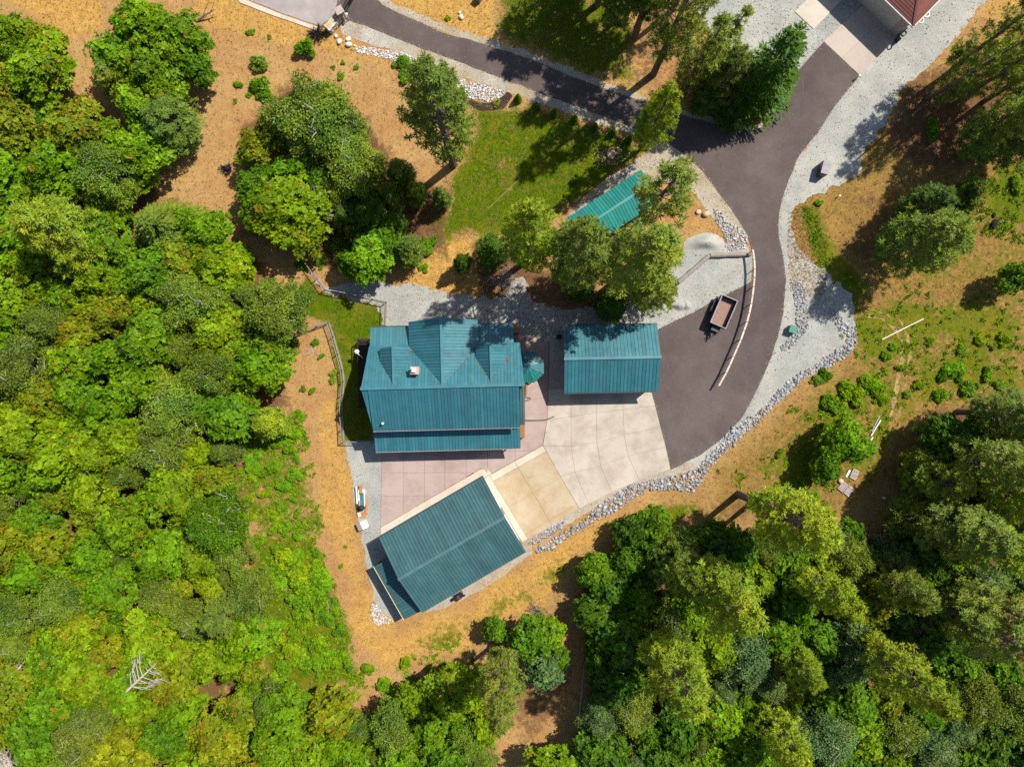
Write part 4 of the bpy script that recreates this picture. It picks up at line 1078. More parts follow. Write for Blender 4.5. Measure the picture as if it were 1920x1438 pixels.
def broadleaf(seed, R=3.2, Ht=7.0, lobes=26, kind='rosette', dens=1.0):
    rg = np.random.default_rng(seed)
    L = []
    for i in range(lobes):
        t = (i + .5) / lobes
        rr = R * .74 * math.sqrt(t) * rg.uniform(.78, 1.25); a = i * 2.39996 + rg.uniform(-.4, .4)
        z = Ht * (.93 - .42 * t ** 1.3) + rg.uniform(-.8, .45)
        L.append((rr * math.cos(a), rr * math.sin(a), z, R * rg.uniform(.14, .34)))
    for i in range(lobes // 3):
        a = rg.uniform(0, 6.28); rr = R * rg.uniform(.3, .7)
        L.append((rr * math.cos(a), rr * math.sin(a), Ht * rg.uniform(.38, .55), R * rg.uniform(.22, .34)))
    L = np.array(L)
    Cs, Ns, Ti = [], [], []
    for i, (x, y, z, r) in enumerate(L):
        n = int(4 * math.pi * r * r / (.185 if kind == 'rosette' else .030) * dens)
        d = sphere_pts(n, rg); d[:, 2] = np.where(d[:, 2] < -.25, -d[:, 2], d[:, 2])
        an = rg.uniform(0, 3.14); st = rg.uniform(.72, 1.45); ca, sa = math.cos(an), math.sin(an)
        du, dv = (d[:, 0] * ca + d[:, 1] * sa) * st, (-d[:, 0] * sa + d[:, 1] * ca) / st ** .6
        d = np.stack([du * ca - dv * sa, du * sa + dv * ca, d[:, 2] * rg.uniform(.7, 1.15)], 1)
        rad = r * rg.uniform(.58, 1.18, (n, 1))
        rad[rg.random(n) < .10] *= 1.28
        p = np.array([x, y, z]) + d * rad * np.array([1, 1, .82])
        keep = np.ones(n, bool)
        for j, (x2, y2, z2, r2) in enumerate(L):
            if j != i: keep &= (((p - np.array([x2, y2, z2])) / np.array([1, 1, .82])) ** 2).sum(1) > (r2 * .70) ** 2
        Cs.append(p[keep]); Ns.append(d[keep]); Ti.append(np.full(keep.sum(), rg.uniform(.30, .68)))
    C = np.concatenate(Cs); N = unit(np.concatenate(Ns) + np.array([0, 0, .55])); T = np.concatenate(Ti)
    n = len(C)
    if kind == 'rosette':
        k = 7
        v = rosettes(C, N, k, .32, .19, math.radians(-18), math.radians(44), rg)
        tint = np.repeat(np.clip(T + rg.normal(0, .16, n), 0, 1), k) + rg.normal(0, .05, n * k)
        rust = np.repeat(rg.random(n), k)
    else:
        k = 2
        N2 = unit(N + rg.normal(0, .55, N.shape))
        v = rosettes(C, N2, k, .21, .125, math.radians(0), math.radians(55), rg)
        tint = np.repeat(np.clip(T + rg.normal(0, .19, n), 0, 1), k)
        rust = np.repeat(rg.random(n), k)
    cm = crown_mesh('crown', [(v, np.clip(tint, 0, 1), rust)])
    mb = MB()
    th = .17 * R / 3.2
    fork = Vector((rg.uniform(-.2, .2), rg.uniform(-.2, .2), Ht * .32))
    mb.tube([(0, 0, -.1), fork * .5 + Vector((.06, .03, 0)), fork], [th * 1.5, th * 1.1, th], 7)
    for x, y, z, r in L:
        e = Vector((x, y, z + r * (.55 if kind != 'rosette' else .2))); m = fork.lerp(e, .5) + Vector((rg.uniform(-.25, .25), rg.uniform(-.25, .25), .15))
        mb.tube([fork, m, e], [th * .6, th * .4, th * .14], 5, False)
        if kind != 'rosette':
            for _ in range(5):   # pale twigs that show through the thin crown
                d = Vector(rg.normal(size=3)); d.z = abs(d.z) * .5; d.normalize()
                q0 = m.lerp(e, rg.uniform(.3, 1)); q1 = q0 + d * r * rg.uniform(.8, 1.18)
                mb.tube([q0, q0.lerp(q1, .5) + Vector((0, 0, .1)), q1], [.05, .04, .02], 4, False)
    return mb.mesh('trunk', MT['bark_red' if kind == 'rosette' else 'bark_pale']), cm

def pine(seed, Ht=25.0, R=3.6, start=.30, whorls=27, per=6, tufts=6, k=18, nl=.40, gap=.22, shape=.5):
    rg = np.random.default_rng(seed)
    C, D, T = [], [], []
    mb = MB()
    bend = Vector((rg.uniform(-.3, .3), rg.uniform(-.3, .3), 0))
    path = [Vector((0, 0, -.1))] + [bend * math.sin(t * 3) * .6 + Vector((0, 0, Ht * t)) for t in (.2, .4, .6, .8, .97)]
    r0 = .011 * Ht + .05
    mb.tube(path, [r0 * 1.25, r0, r0 * .82, r0 * .6, r0 * .36, r0 * .1], 8)
    for w_ in range(whorls):
        t = start + (1 - start) * (w_ + rg.uniform(-.3, .3)) / whorls
        s = (t - start) / (1 - start)
        prof = (min(1, .45 + 2.2 * s) if s < .25 else 1) * (1 - s) ** shape
        base_r = max(.25, R * prof)
        for b_ in range(per):
            if rg.random() < gap: continue
            a = rg.uniform(0, 6.28); Lb = base_r * rg.uniform(.65, 1.12)
            z0 = Ht * t; up = rg.uniform(-.10, .30) + .45 * s
            d = Vector((math.cos(a), math.sin(a), up)).normalized()
            p0 = bend * math.sin(t * 3) * .6 + Vector((0, 0, z0))
            p1 = p0 + d * Lb + Vector((0, 0, .12 * Lb))
            if Lb > .5: mb.tube([p0, p0.lerp(p1, .55) - Vector((0, 0, .06 * Lb)), p1], [.012 + .014 * Lb, .01 + .010 * Lb, .01], 4, False)
            side = Vector((-d.y, d.x, 0)).normalized()
            nt_ = max(2, int(tufts * Lb / R * 1.5 + 1))
            tone = rg.uniform(.35, .62)
            for q_ in range(nt_):
                f = 1 - .62 * (q_ / nt_) ** 1.2
                off = side * rg.uniform(-.34, .34) * Lb * (.45 + .55 * f) * (0 if q_ == 0 else 1) + Vector((0, 0, rg.uniform(-.05, .25)))
                C.append(p0.lerp(p1, f) + off); D.append(d * .5 + off * .35 + Vector((0, 0, .75))); T.append(tone)
    for i in range(5):
        C.append(Vector((rg.uniform(-.2, .2), rg.uniform(-.2, .2), Ht * (1 - .012 * i)))); D.append(Vector((0, 0, 1))); T.append(.6)
    C = np.array([tuple(c) for c in C]); D = unit(np.array([tuple(c) for c in D])); T = np.array(T)
    n = len(C)
    sz = rg.uniform(.75, 1.25, n)
    a, b = frames(D)
    v = rosettes(C, D, k, nl, nl * .20, math.radians(-50), math.radians(80), rg, .3)
    v = (np.repeat(C, 4 * k, 0) + (v - np.repeat(C, 4 * k, 0)) * np.repeat(sz, 4 * k)[:, None])
    tint = np.repeat(np.clip(T + rg.normal(0, .13, n), 0, 1), k) + rg.normal(0, .10, n * k)
    return mb.mesh('trunk', MT['bark']), crown_mesh('crown', [(v, np.clip(tint, 0, 1), np.repeat(rg.random(n), k))])

def fir(seed, Ht=14.0, R=3.4, whorls=34, per=12):
    rg = np.random.default_rng(seed)
    C, D, S, T = [], [], [], []
    mb = MB().tube([(0, 0, -.1), (0, 0, Ht * .5), (0, 0, Ht * .98)], [.22, .13, .02], 7)
    for w_ in range(whorls):
        s = (w_ + .3) / whorls; z0 = Ht * (.06 + .93 * s); Lw = R * (1 - s) ** .85 + .12
        for b_ in range(max(5, int(per * (1 - .5 * s)))):
            a = rg.uniform(0, 6.28); Lb = Lw * rg.uniform(.78, 1.12)
            d = np.array([math.cos(a), math.sin(a), rg.uniform(-.22, .05) + .5 * s]); d /= np.linalg.norm(d)
            side = np.array([-d[1], d[0], 0]); side /= np.linalg.norm(side)
            tone = rg.uniform(.3, .65)
            for q_ in range(max(3, int(Lb / .20))):
                f = 1 - q_ * .20 / Lb
                if f < .25: break
                p = np.array([0, 0, z0]) + d * Lb * f + np.array([0, 0, .05 * Lb * math.sin(f * 3)])
                for sg in (-1, 1):
                    dd = d * .75 + side * sg * rg.uniform(.5, .9) + np.array([0, 0, rg.uniform(-.15, .2)])
                    C.append(p); D.append(dd / np.linalg.norm(dd)); S.append(np.cross(dd, [0, 0, 1]) + rg.normal(0, .3, 3)); T.append(tone + rg.normal(0, .12))
    C = np.array(C); D = np.array(D); S = unit(np.array(S)); n = len(C)
    v = leaves(C, D, S, rg.uniform(.35, .6, n), rg.uniform(.12, .2, n))
    return mb.mesh('trunk', MT['bark']), crown_mesh('crown', [(v, np.clip(T, 0, 1), rg.random(n))])

def shrub(seed, R=.9, lobes=12, fine=False):
    rg = np.random.default_rng(seed); C, N = [], []
    for i in range(lobes):
        a = rg.uniform(0, 6.28); rr = R * rg.uniform(.55, 1.05) * math.sqrt(i / lobes); r = R * rg.uniform(.16, .46)
        c = np.array([rr * math.cos(a), rr * math.sin(a), R * rg.uniform(.15, .8) * (1.1 - rr / R * .6)])
        n = int(4 * math.pi * r * r / .028)
        d = sphere_pts(n, rg); d[:, 2] = np.abs(d[:, 2]) - .15
        C.append(c + d * r * rg.uniform(.75, 1.15, (n, 1))); N.append(d)
    C = np.concatenate(C); C[:, 2] = np.maximum(C[:, 2], .03); N = unit(np.concatenate(N) + np.array([0, 0, .6])); n = len(C); k = 5
    v = rosettes(C, N, k, .17, .10, math.radians(-5), math.radians(60), rg)
    tint = np.repeat(np.clip(rg.normal(.5, .2, n), 0, 1), k)
    mb = MB()
    for i in range(6):
        a = rg.uniform(0, 6.28); e = Vector((math.cos(a) * R * .6, math.sin(a) * R * .6, R * .7))
        mb.tube([(0, 0, 0), e * .5 + Vector((0, 0, .1)), e], [.03, .02, .01], 4, False)
    return mb.mesh('stems', MT['bark_red']), crown_mesh('foliage', [(v, tint, np.repeat(rg.random(n), k))])

def bare_bush(seed, R=1.5, stems=26, mat='dead_wood', flat=.75, thick=.035):
    rg = np.random.default_rng(seed); mb = MB()
    def grow(p, d, L, r, lev):
        q = p + d * L; m = p.lerp(q, .5) + Vector(rg.normal(0, .06 * L, 3))
        mb.tube([p, m, q], [r, r * .75, r * .5], 4, False)
        if lev > 0:
            for _ in range(3):
                nd = (d + Vector(rg.normal(0, .55, 3))).normalized()
                if nd.z < -.15: nd.z = abs(nd.z)
                grow(p.lerp(q, rg.uniform(.45, 1)), nd, L * rg.uniform(.5, .75), r * .55, lev - 1)
    for i in range(stems):
        a = rg.uniform(0, 6.28); d = Vector((math.cos(a), math.sin(a), rg.uniform(.25, 1.6) * flat)).normalized()
        grow(Vector((rg.normal(0, .12), rg.normal(0, .12), 0)), d, R * rg.uniform(.4, .7), thick, 2)
    return mb.mesh('branches', MT[mat])

PROTO = {
    'madrone': [broadleaf(s, 3.2, 7.0) for s in (1, 2, 3, 4, 5)],
    'oak': [broadleaf(s, 3.4, 7.6, 26, 'fine') for s in (21, 22, 23, 24)],
    'pine': [pine(41), pine(42, start=.24), pine(43, start=.34, gap=.2)],
    'thin_pine': [pine(51, start=.38, whorls=20, per=4, gap=.25, R=3.0, k=16, tufts=5), pine(52, start=.42, whorls=19, per=4, gap=.28, R=2.7, k=16, tufts=5)],
    'low_pine': [pine(55, 18, 2.8, .10, 26, 4, 5, 16, .40, .2, .6), pine(56, 18, 2.6, .14, 26, 4, 5, 16, .40, .22, .6)],
    'mid_pine': [pine(61, 15, 3.6, .12, 24, 7, 6, 18, .40, .10, .55), pine(62, 15, 4.0, .10, 23, 7, 6, 18, .40, .10, .5)],
    'young_pine': [pine(71, 6, 2.2, .05, 17, 7, 6, 14, .40, .05, .55), pine(72, 6, 2.0, .05, 16, 7, 6, 14, .40, .05, .6)],
    'fir': [fir(81), fir(82, 13, 3.2)],
    'shrub': [shrub(s) for s in (91, 92, 93, 94, 95, 96)],
}
COLR = {  # leaf colours, share of orange leaves
    'bright': ((.138, .265, .004), .02), 'yellow': ((.175, .280, .004), .035), 'rusty': ((.195, .250, .007), .10), 'deep': ((.105, .220, .006), .0), 'olive': ((.165, .250, .022), .0),
    'dark': ((.070, .155, .008), 0), 'grey': ((.130, .215, .055), 0), 'pine': ((.150, .225, .026), 0), 'ypine': ((.255, .350, .018), 0), 'dpine': ((.090, .155, .020), 0),
    'opine': ((.205, .275, .032), 0), 'fir': ((.060, .140, .006), 0), 'lime': ((.145, .300, .006), 0), 'soft': ((.165, .235, .025), 0)}
WORD = {'bright': 'bright green', 'yellow': 'yellow green', 'rusty': 'orange flecked', 'deep': 'deep green', 'olive': 'dull olive', 'dark': 'dark green', 'grey': 'grey green',
        'pine': 'green', 'ypine': 'yellow green', 'dpine': 'dark', 'opine': 'olive', 'fir': 'dark', 'lime': 'lime green', 'soft': 'soft green'}
REG = []     # (object, description, picture x, picture y) of plants that still need a label
used = {}
def plant(kind, loc, sx, sz, colour, var=None, name='tree', desc=None, label=None, cat='tree', group=None, parts=('trunk', 'crown'), shown=None):
    pr = PROTO[kind]; i = random.randrange(len(pr)) if var is None else var % len(pr)
    root = bpy.data.objects.new(name, None); COL.objects.link(root)
    root.location = loc; root.rotation_euler = (0, 0, random.uniform(0, 6.28)); q_ = random.uniform(.84, 1.19) if kind in ('madrone', 'oak') else random.uniform(.93, 1.07); root.scale = (sx * q_, sx / q_, sz)
    if cat == 'tree' and kind not in ('pine', 'thin_pine'): root.rotation_euler[0] = random.uniform(-.05, .05)
    a = add(parts[0], pr[i][0], root); b = add(parts[1], pr[i][1], root)
    c, r = COLR[colour]
    j = random.uniform(.88, 1.12); h = random.uniform(-.04, .04)
    b.color = (c[0] * j * (1 + h), c[1] * j, c[2] * j, r * random.uniform(.5, 1.5))
    tag(root, label, cat, group)
    if not label:
        s = shown or (960 + loc[0] * F / (H - 5), 719 - loc[1] * F / (H - 5))
        REG.append((root, desc, s[0], s[1]))
    return root
TREES = []
def bl(px, py, r, colour, kind='madrone', label=None, hk=1.0):
    """a broad crowned tree whose crown shows at this spot with this radius (picture pixels)"""
    R = {'madrone': 3.2, 'oak': 3.4}[kind]; h0 = {'madrone': 5.6, 'oak': 6.0}[kind]
    rm = r * (H - 5.5) / F; s = rm / R
    z = h0 * (.35 + .65 * s) * hk
    loc = W(px, py, z); loc.z = 0
    TREES.append((px, py, r))
    return plant(kind, loc, s * 1.06, (.35 + .65 * s) * hk, colour, name='oak_tree' if kind == 'oak' else 'broadleaf_tree',
                 desc=('%s fine leaved oak' if kind == 'oak' else '%s broadleaf tree') % WORD[colour], label=label, group='woodland trees', shown=(px, py))
def pn(bx, by, h, r, colour, kind='pine', label=None, var=None):
    """a conifer rooted at this spot; h, r in metres"""
    h0 = {'pine': 25, 'thin_pine': 25, 'low_pine': 18, 'mid_pine': 15, 'young_pine': 6, 'fir': 14}[kind]
    r0 = {'pine': 3.9, 'thin_pine': 3.1, 'low_pine': 3.0, 'mid_pine': 4.0, 'young_pine': 2.3, 'fir': 3.5}[kind]
    t = W(bx, by); k = H / (H - h * .75); TREES.append((960 + (bx - 960) * k, 719 + (by - 719) * k, r / G))
    return plant(kind, W(bx, by), r / r0, h / h0, colour, var, 'fir_tree' if kind == 'fir' else 'pine_tree',
                 desc='%s %s' % (WORD[colour], {'fir': 'fir', 'young_pine': 'young pine', 'thin_pine': 'sparse pine', 'low_pine': 'slender pine'}.get(kind, 'pine')),
                 label=label, group='conifers', shown=TREES[-1][:2])

# conifers one can pick out
pn(850, 309, 26.5, 5.0, 'pine', label='tall green pine with bare lower trunk left of the lawn')
pn(1225, 140, 28, 4.2, 'opine', label='tall pine beside the driveway with its trunk casting a long shadow')
pn(1190, 70, 23, 4.2, 'dpine'); pn(1262, 18, 25, 3.6, 'pine'); pn(1120, 10, 19, 4.2, 'dpine'); pn(1085, -18, 17, 4.4, 'dpine', 'mid_pine'); pn(1150, 45, 15, 3.8, 'pine', 'mid_pine')
pn(1284, 165, 17, 3.2, 'opine', 'low_pine', label='leaning looking thin pine left of the dark fir cluster'); pn(1322, 150, 15, 2.8, 'opine', 'low_pine'); pn(1345, 165, 10, 2.4, 'pine', 'mid_pine')
pn(1406, 186, 16, 4.2, 'fir', 'fir', label='dark pointed fir at the left edge of the upper driveway', var=0)
pn(1368, 206, 11, 3.4, 'fir', 'fir', label='shorter dark fir left of the pointed fir'); pn(1440, 188, 8.0, 2.2, 'deep', 'fir', label='bright sided fir against the driveway right of the pointed fir')
pn(1328, 192, 12, 3.2, 'dpine', 'mid_pine'); pn(1310, 205, 6, 2.4, 'dark', 'young_pine')
pn(1205, 278, 17.5, 3.0, 'ypine', 'mid_pine', label='yellow green pine overhanging the driveway junction', var=0)
pn(1192, 430, 24, 4.3, 'opine', 'thin_pine', label='sparse pine with a dark trunk over the right end of the shed')
pn(1158, 527, 25, 5.4, 'opine', label='large olive pine between the shed and the carport')
pn(1205, 555, 14, 3.4, 'opine', 'mid_pine', label='low olive pine reaching over the gravel heap')
pn(1064, 519, 26, 4.5, 'pine', label='tall pine in front of the lower end of the shed')
pn(985, 490, 26, 4.1, 'ypine', label='bright yellow green pine on the lower edge of the lawn')
pn(925, 482, 7, 2.6, 'dark', 'mid_pine', label='small dark pine left of the bright pine at the lawn edge')
pn(1086, 545, 6, 2.3, 'dark', 'young_pine', label='small dark pine under the tall pine near the shed'); pn(1140, 578, 5, 2.4, 'dark', 'young_pine', label='dark young pine under the large olive pine')
pn(760, 345, 8, 2.0, 'pine', 'young_pine'); pn(745, 385, 7, 2.2, 'dpine', 'young_pine'); pn(775, 478, 6, 2.6, 'pine', 'young_pine'); pn(712, 478, 6, 2.4, 'soft', 'young_pine'); pn(832, 378, 5, 1.7, 'pine', 'young_pine')
pn(785, 375, 6, 1.8, 'olive', 'young_pine'); pn(740, 428, 5, 2.2, 'dark', 'young_pine'); pn(870, 500, 5, 1.5, 'dark', 'young_pine')
for a in ((1738, 186, 19, 2.5), (1762, 150, 20, 2.6), (1792, 192, 21, 2.5), (1846, 190, 19, 2.5), (1880, 222, 18, 2.8), (1830, 150, 17, 2.6)):
    pn(a[0], a[1], a[2], a[3] + .5, 'soft', 'low_pine')
pn(1800, 285, 16, 4.4, 'pine', 'mid_pine'); pn(1850, 300, 13, 3.6, 'pine', 'mid_pine')
pn(1660, 474, 14.5, 4.9, 'pine', 'mid_pine', label='broad green pine standing alone in the right meadow', var=1)
pn(1690, 408, 10, 3.4, 'dpine', 'mid_pine', label='small pine on the upper side of the lone meadow pine')
pn(1780, 375, 6, 2.0, 'soft', 'young_pine')
pn(1384, 926, 25, 4.4, 'ypine', label='yellow green pine nearest the rock drain below the pad'); pn(1412, 940, 22, 3.4, 'opine')
pn(1288, 1046, 24, 4.6, 'ypine'); pn(1245, 1040, 16, 3.4, 'pine', 'mid_pine'); pn(1208, 1165, 24, 4.3, 'ypine'); pn(1578, 1178, 22, 3.8, 'ypine'); pn(1720, 1112, 22, 4.4, 'opine'); pn(1760, 1085, 18, 3.6, 'opine')
pn(1700, 960, 18, 4.6, 'opine'); pn(1745, 985, 17, 4.2, 'ypine'); pn(1752, 850, 18, 4.4, 'opine'); pn(1800, 900, 17, 4.4, 'ypine'); pn(1795, 772, 15, 3.8, 'soft'); pn(1850, 790, 16, 4.0, 'opine'); pn(1880, 860, 15, 4.0, 'ypine')
pn(1690, 890, 12, 3.4, 'opine', 'mid_pine'); pn(1850, 960, 14, 4.0, 'opine', 'mid_pine')
pn(942, 1195, 23, 3.2, 'opine', label='tall olive pine at the lower end of the dry slope below the workshop')
pn(1490, 1060, 17, 3.6, 'ypine', 'mid_pine'); pn(1630, 1060, 14, 3.4, 'opine', 'mid_pine'); pn(1450, 1200, 13, 3.2, 'ypine', 'mid_pine'); pn(1420, 1310, 15, 3.2, 'ypine', 'mid_pine')
pn(200, 470, 15, 5.0, 'ypine', 'mid_pine', label='wide yellow green pine at the left photo edge', var=1)
pn(335, 440, 9, 4.4, 'soft', 'fir', label='spreading soft green fir below the orange clearing on the left')
pn(455, 1120, 10, 3.8, 'soft', 'mid_pine'); pn(348, 255, 8, 4.4, 'pine', 'mid_pine', label='round dark pine at the lower end of the upper left tree clump'); pn(250, 170, 7, 3.2, 'opine', 'mid_pine')
pn(480, 560, 5, 2.0, 'soft', 'young_pine'); pn(445, 845, 6, 2.2, 'soft', 'young_pine'); pn(520, 790, 6, 2.6, 'ypine', 'young_pine')

# broad crowned trees one can pick out
for a in ((325, 72, 58, 'bright'), (250, 40, 55, 'bright'), (212, 98, 52, 'bright'), (362, 118, 36, 'deep'), (280, 125, 55, 'deep'), (255, 192, 46, 'bright'), (300, 170, 45, 'bright'),
          (285, 222, 40, 'deep'), (505, 242, 42, 'rusty'), (478, 275, 40, 'rusty'), (545, 318, 46, 'lime'), (600, 330, 36, 'deep'), (528, 385, 72, 'yellow'), (478, 345, 40, 'deep'), (470, 395, 34, 'deep'),
          (560, 440, 38, 'rusty'), (640, 400, 30, 'dark'), (692, 478, 48, 'lime'), (654, 492, 28, 'deep'), (720, 450, 36, 'deep'), (1808, 432, 34, 'soft'), (1820, 380, 24, 'soft'), (1918, 520, 34, 'deep'),
          (1582, 822, 40, 'lime'), (1612, 842, 32, 'lime'), (1552, 878, 32, 'deep'), (1560, 840, 28, 'bright'), (1228, 990, 40, 'deep'), (1190, 1000, 34, 'dark'), (1335, 1010, 40, 'dark'), (1390, 1035, 45, 'dark'),
          (1000, 1205, 46, 'deep'), (1032, 1195, 34, 'bright'), (928, 1185, 24, 'deep'), (1020, 1260, 40, 'grey'), (1040, 1240, 30, 'deep'), (1120, 1075, 38, 'deep'), (1150, 1110, 40, 'dark'), (1180, 1060, 36, 'dark'),
          (520, 1340, 50, 'bright'), (1600, 1000, 26, 'deep')):
    bl(*a)
for a in ((588, 215, 82, 'olive'), (660, 305, 66, 'olive'), (700, 345, 46, 'olive'), (690, 395, 46, 'dark'), (640, 350, 40, 'olive'),           (1400, 1245, 58, 'grey'), (1550, 1385, 62, 'grey'), (1480, 1375, 46, 'grey'), (1440, 1290, 40, 'grey'), (395, 980, 66, 'deep'), (350, 560, 60, 'olive'), (395, 700, 55, 'olive'), (30, 1150, 52, 'olive'), (430, 1040, 40, 'olive'),
          (500, 1330, 40, 'olive'), (30, 1210, 40, 'olive'), (300, 1120, 44, 'olive'), (360, 1165, 46, 'olive'), (1690, 1380, 50, 'soft')):
    bl(*a, kind='oak')

# the rest of the woods: crowns packed side by side
def fill(px, n, r0, r1, kinds, packing, avoid=()):
    xs_ = [p[0] for p in px]; ys_ = [p[1] for p in px]; k = 0
    for _ in range(n):
        x = random.uniform(min(xs_), max(xs_)); y = random.uniform(min(ys_), max(ys_)); r = random.uniform(r0, r1)
        if soft(px, np.array([x]), np.array([y]), 20.0)[0] < min(.98, .5 + .6 * r / 40.0): continue
        if x < -r * .5 or x > 1920 + r * .5 or y > 1438 + r * .5 or y < -r * .5: continue
        if any((x - a) ** 2 + (y - b) ** 2 < (packing * (r + c)) ** 2 for a, b, c in TREES): continue
        if any((x - a) ** 2 + (y - b) ** 2 < c * c for a, b, c in avoid): continue
        kd, cl = random.choices([q[:2] for q in kinds], [q[2] for q in kinds])[0]
        bl(x, y, r, cl, kd); k += 1
    return k
def patch_shrubs(px, n, r0, r1, cols):
    for _ in range(n):
        x = random.uniform(min(p[0] for p in px), max(p[0] for p in px)); y = random.uniform(min(p[1] for p in px), max(p[1] for p in px))
        if inside(px, np.array([x]), np.array([y]))[0] and not any((x - a) ** 2 + (y - b) ** 2 < (c * .8) ** 2 for a, b, c in TREES):
            sh(x, y, random.uniform(r0, r1), random.choice(cols))
GAPS = ((380, 1320, 42), (352, 1300, 20), (265, 1270, 26), (30, 1420, 34), (455, 905, 24), (250, 545, 22))
LK = [('madrone', 'bright', 5), ('madrone', 'yellow', 5), ('madrone', 'rusty', 3.2), ('madrone', 'deep', .8), ('oak', 'olive', 1.4), ('oak', 'soft', .7)]
fill(FOREST_L, 2600, 44, 64, LK, .60, GAPS); fill(FOREST_L, 5000, 24, 42, LK, .58, GAPS)
RK = [('madrone', 'deep', 4), ('madrone', 'bright', 2.2), ('madrone', 'dark', 3.4), ('madrone', 'yellow', 1.2), ('oak', 'grey', 1.2), ('oak', 'soft', 1.2), ('madrone', 'rusty', .5)]
RG = ((1668, 960, 40), (1095, 1330, 26), (1560, 1090, 18))
fill(FOREST_R, 2600, 40, 60, RK, .60, RG); fill(FOREST_R, 5000, 24, 38, RK, .58, RG)

# shrubs and young plants
def sh(px, py, r, colour, label=None, desc=None, tall=1.0, var=None):
    s = r * G / .95
    o_ = plant('shrub', W(px, py), s, s * tall, colour, var, 'shrub', desc or '%s shrub' % WORD[colour], label, 'shrub', 'shrubs', ('stems', 'foliage'), (px, py))
    for ch_o in o_.children:
        if 'foliage' in ch_o.name: ch_o.color = [min(1, v_ * 1.25) for v_ in ch_o.color[:3]] + [ch_o.color[3]]
    return o_
sh(577, 100, 21, 'deep', 'dark round shrub below the stone wall at the gate', tall=1.3); sh(577, 88, 14, 'deep', 'upper shoot of the dark round shrub below the gate', tall=1.3)
sh(488, 122, 17, 'olive', 'dark open shrub alone on the orange clearing', tall=1.3); sh(492, 168, 20, 'deep', 'leafy green shrub below the dark open shrub', tall=1.2); sh(500, 182, 13, 'deep', 'low shrub at the foot of the leafy green shrub')
sh(449, 161, 9, 'bright', 'small round green bush left of the leafy green shrub'); sh(467, 179, 6, 'bright'); sh(441, 190, 5, 'bright'); sh(640, 144, 8, 'bright'); sh(643, 118, 5, 'yellow'); sh(668, 126, 6, 'bright'); sh(626, 128, 5, 'bright'); sh(506, 70, 5, 'bright'); sh(466, 62, 7, 'bright'); sh(475, 60, 6, 'bright')
sh(755, 125, 18, 'deep', 'low green shrub against the rock bed left of the tall pine'); sh(758, 148, 13, 'deep')
sh(805, 457, 19, 'deep', 'round green shrub on the straw coloured bank left of the lawn'); sh(604, 491, 14, 'deep', 'round green shrub beside the bent fence'); sh(797, 504, 10, 'bright', 'flat green weed patch on the straw bank'); sh(562, 497, 12, 'deep'); sh(575, 500, 9, 'bright'); sh(640, 460, 22, 'dark')
sh(1078, 338, 11, 'lime', 'little lime green tree standing in the lawn', tall=1.8); sh(1150, 400, 11, 'dark'); sh(1065, 370, 9, 'yellow')
sh(1745, 245, 20, 'deep', 'dark clipped looking bush in the shade of the right pines', tall=1.1); sh(840, 36, 6, 'yellow', 'tiny yellow green plant in dry grass above the driveway')
sh(553, 650, 17, 'olive', 'olive bush leaning on the bent fence', tall=1.2); sh(592, 643, 8, 'bright'); sh(602, 668, 7, 'bright'); sh(585, 733, 8, 'bright'); sh(568, 730, 7, 'deep'); sh(625, 700, 9, 'olive'); sh(623, 715, 7, 'olive')
for a in ((520, 830, 15, 'bright'), (535, 822, 11, 'lime'), (556, 810, 13, 'bright'), (560, 780, 12, 'bright'), (500, 815, 9, 'bright'), (535, 905, 15, 'lime'), (545, 895, 10, 'bright'), (528, 950, 12, 'bright'), (505, 925, 9, 'deep'), (500, 885, 11, 'bright'),
          (560, 960, 9, 'bright'), (550, 935, 8, 'bright'), (595, 1035, 10, 'deep'), (570, 1095, 22, 'bright'), (605, 1085, 20, 'lime'), (585, 1120, 16, 'bright'), (595, 980, 6, 'deep'), (648, 1025, 4, 'bright'), (640, 1062, 5, 'bright'),
          (560, 1000, 12, 'lime'), (535, 990, 14, 'bright'), (480, 880, 10, 'lime'), (555, 860, 9, 'bright'), (475, 965, 10, 'yellow'), (1660, 665, 12, 'lime'), (1672, 650, 9, 'bright'), (1780, 690, 18, 'lime'), (1795, 705, 14, 'bright'), (1765, 705, 12, 'deep'),
          (1555, 755, 17, 'deep'), (1620, 715, 14, 'bright'), (1545, 700, 15, 'deep'), (1530, 715, 12, 'olive'), (1690, 690, 10, 'bright'), (1535, 380, 8, 'lime'), (1802, 655, 10, 'bright'), (1835, 640, 11, 'yellow'), (1760, 740, 14, 'bright'), (1810, 730, 16, 'deep'),
          (1460, 850, 10, 'yellow'), (1500, 900, 14, 'yellow'), (1525, 930, 12, 'yellow'), (1160, 1000, 12, 'yellow'), (1225, 950, 9, 'olive'), (720, 1280, 15, 'bright'), (690, 1255, 14, 'yellow'), (760, 1240, 12, 'yellow'), (650, 1230, 14, 'bright'), (740, 1300, 16, 'lime'),
          (1600, 745, 22, 'yellow'), (1635, 730, 20, 'bright'), (1585, 725, 15, 'bright'), (1570, 760, 16, 'yellow'), (1650, 750, 14, 'yellow'), (1700, 395, 12, 'deep'), (1840, 1000, 12, 'deep'), (1900, 350, 16, 'yellow'), (1880, 640, 14, 'yellow'), (1740, 640, 10, 'yellow'), (1850, 700, 14, 'lime'), (1875, 720, 12, 'bright'), (1720, 720, 11, 'yellow'), (1700, 740, 9, 'olive')):
    sh(*a)
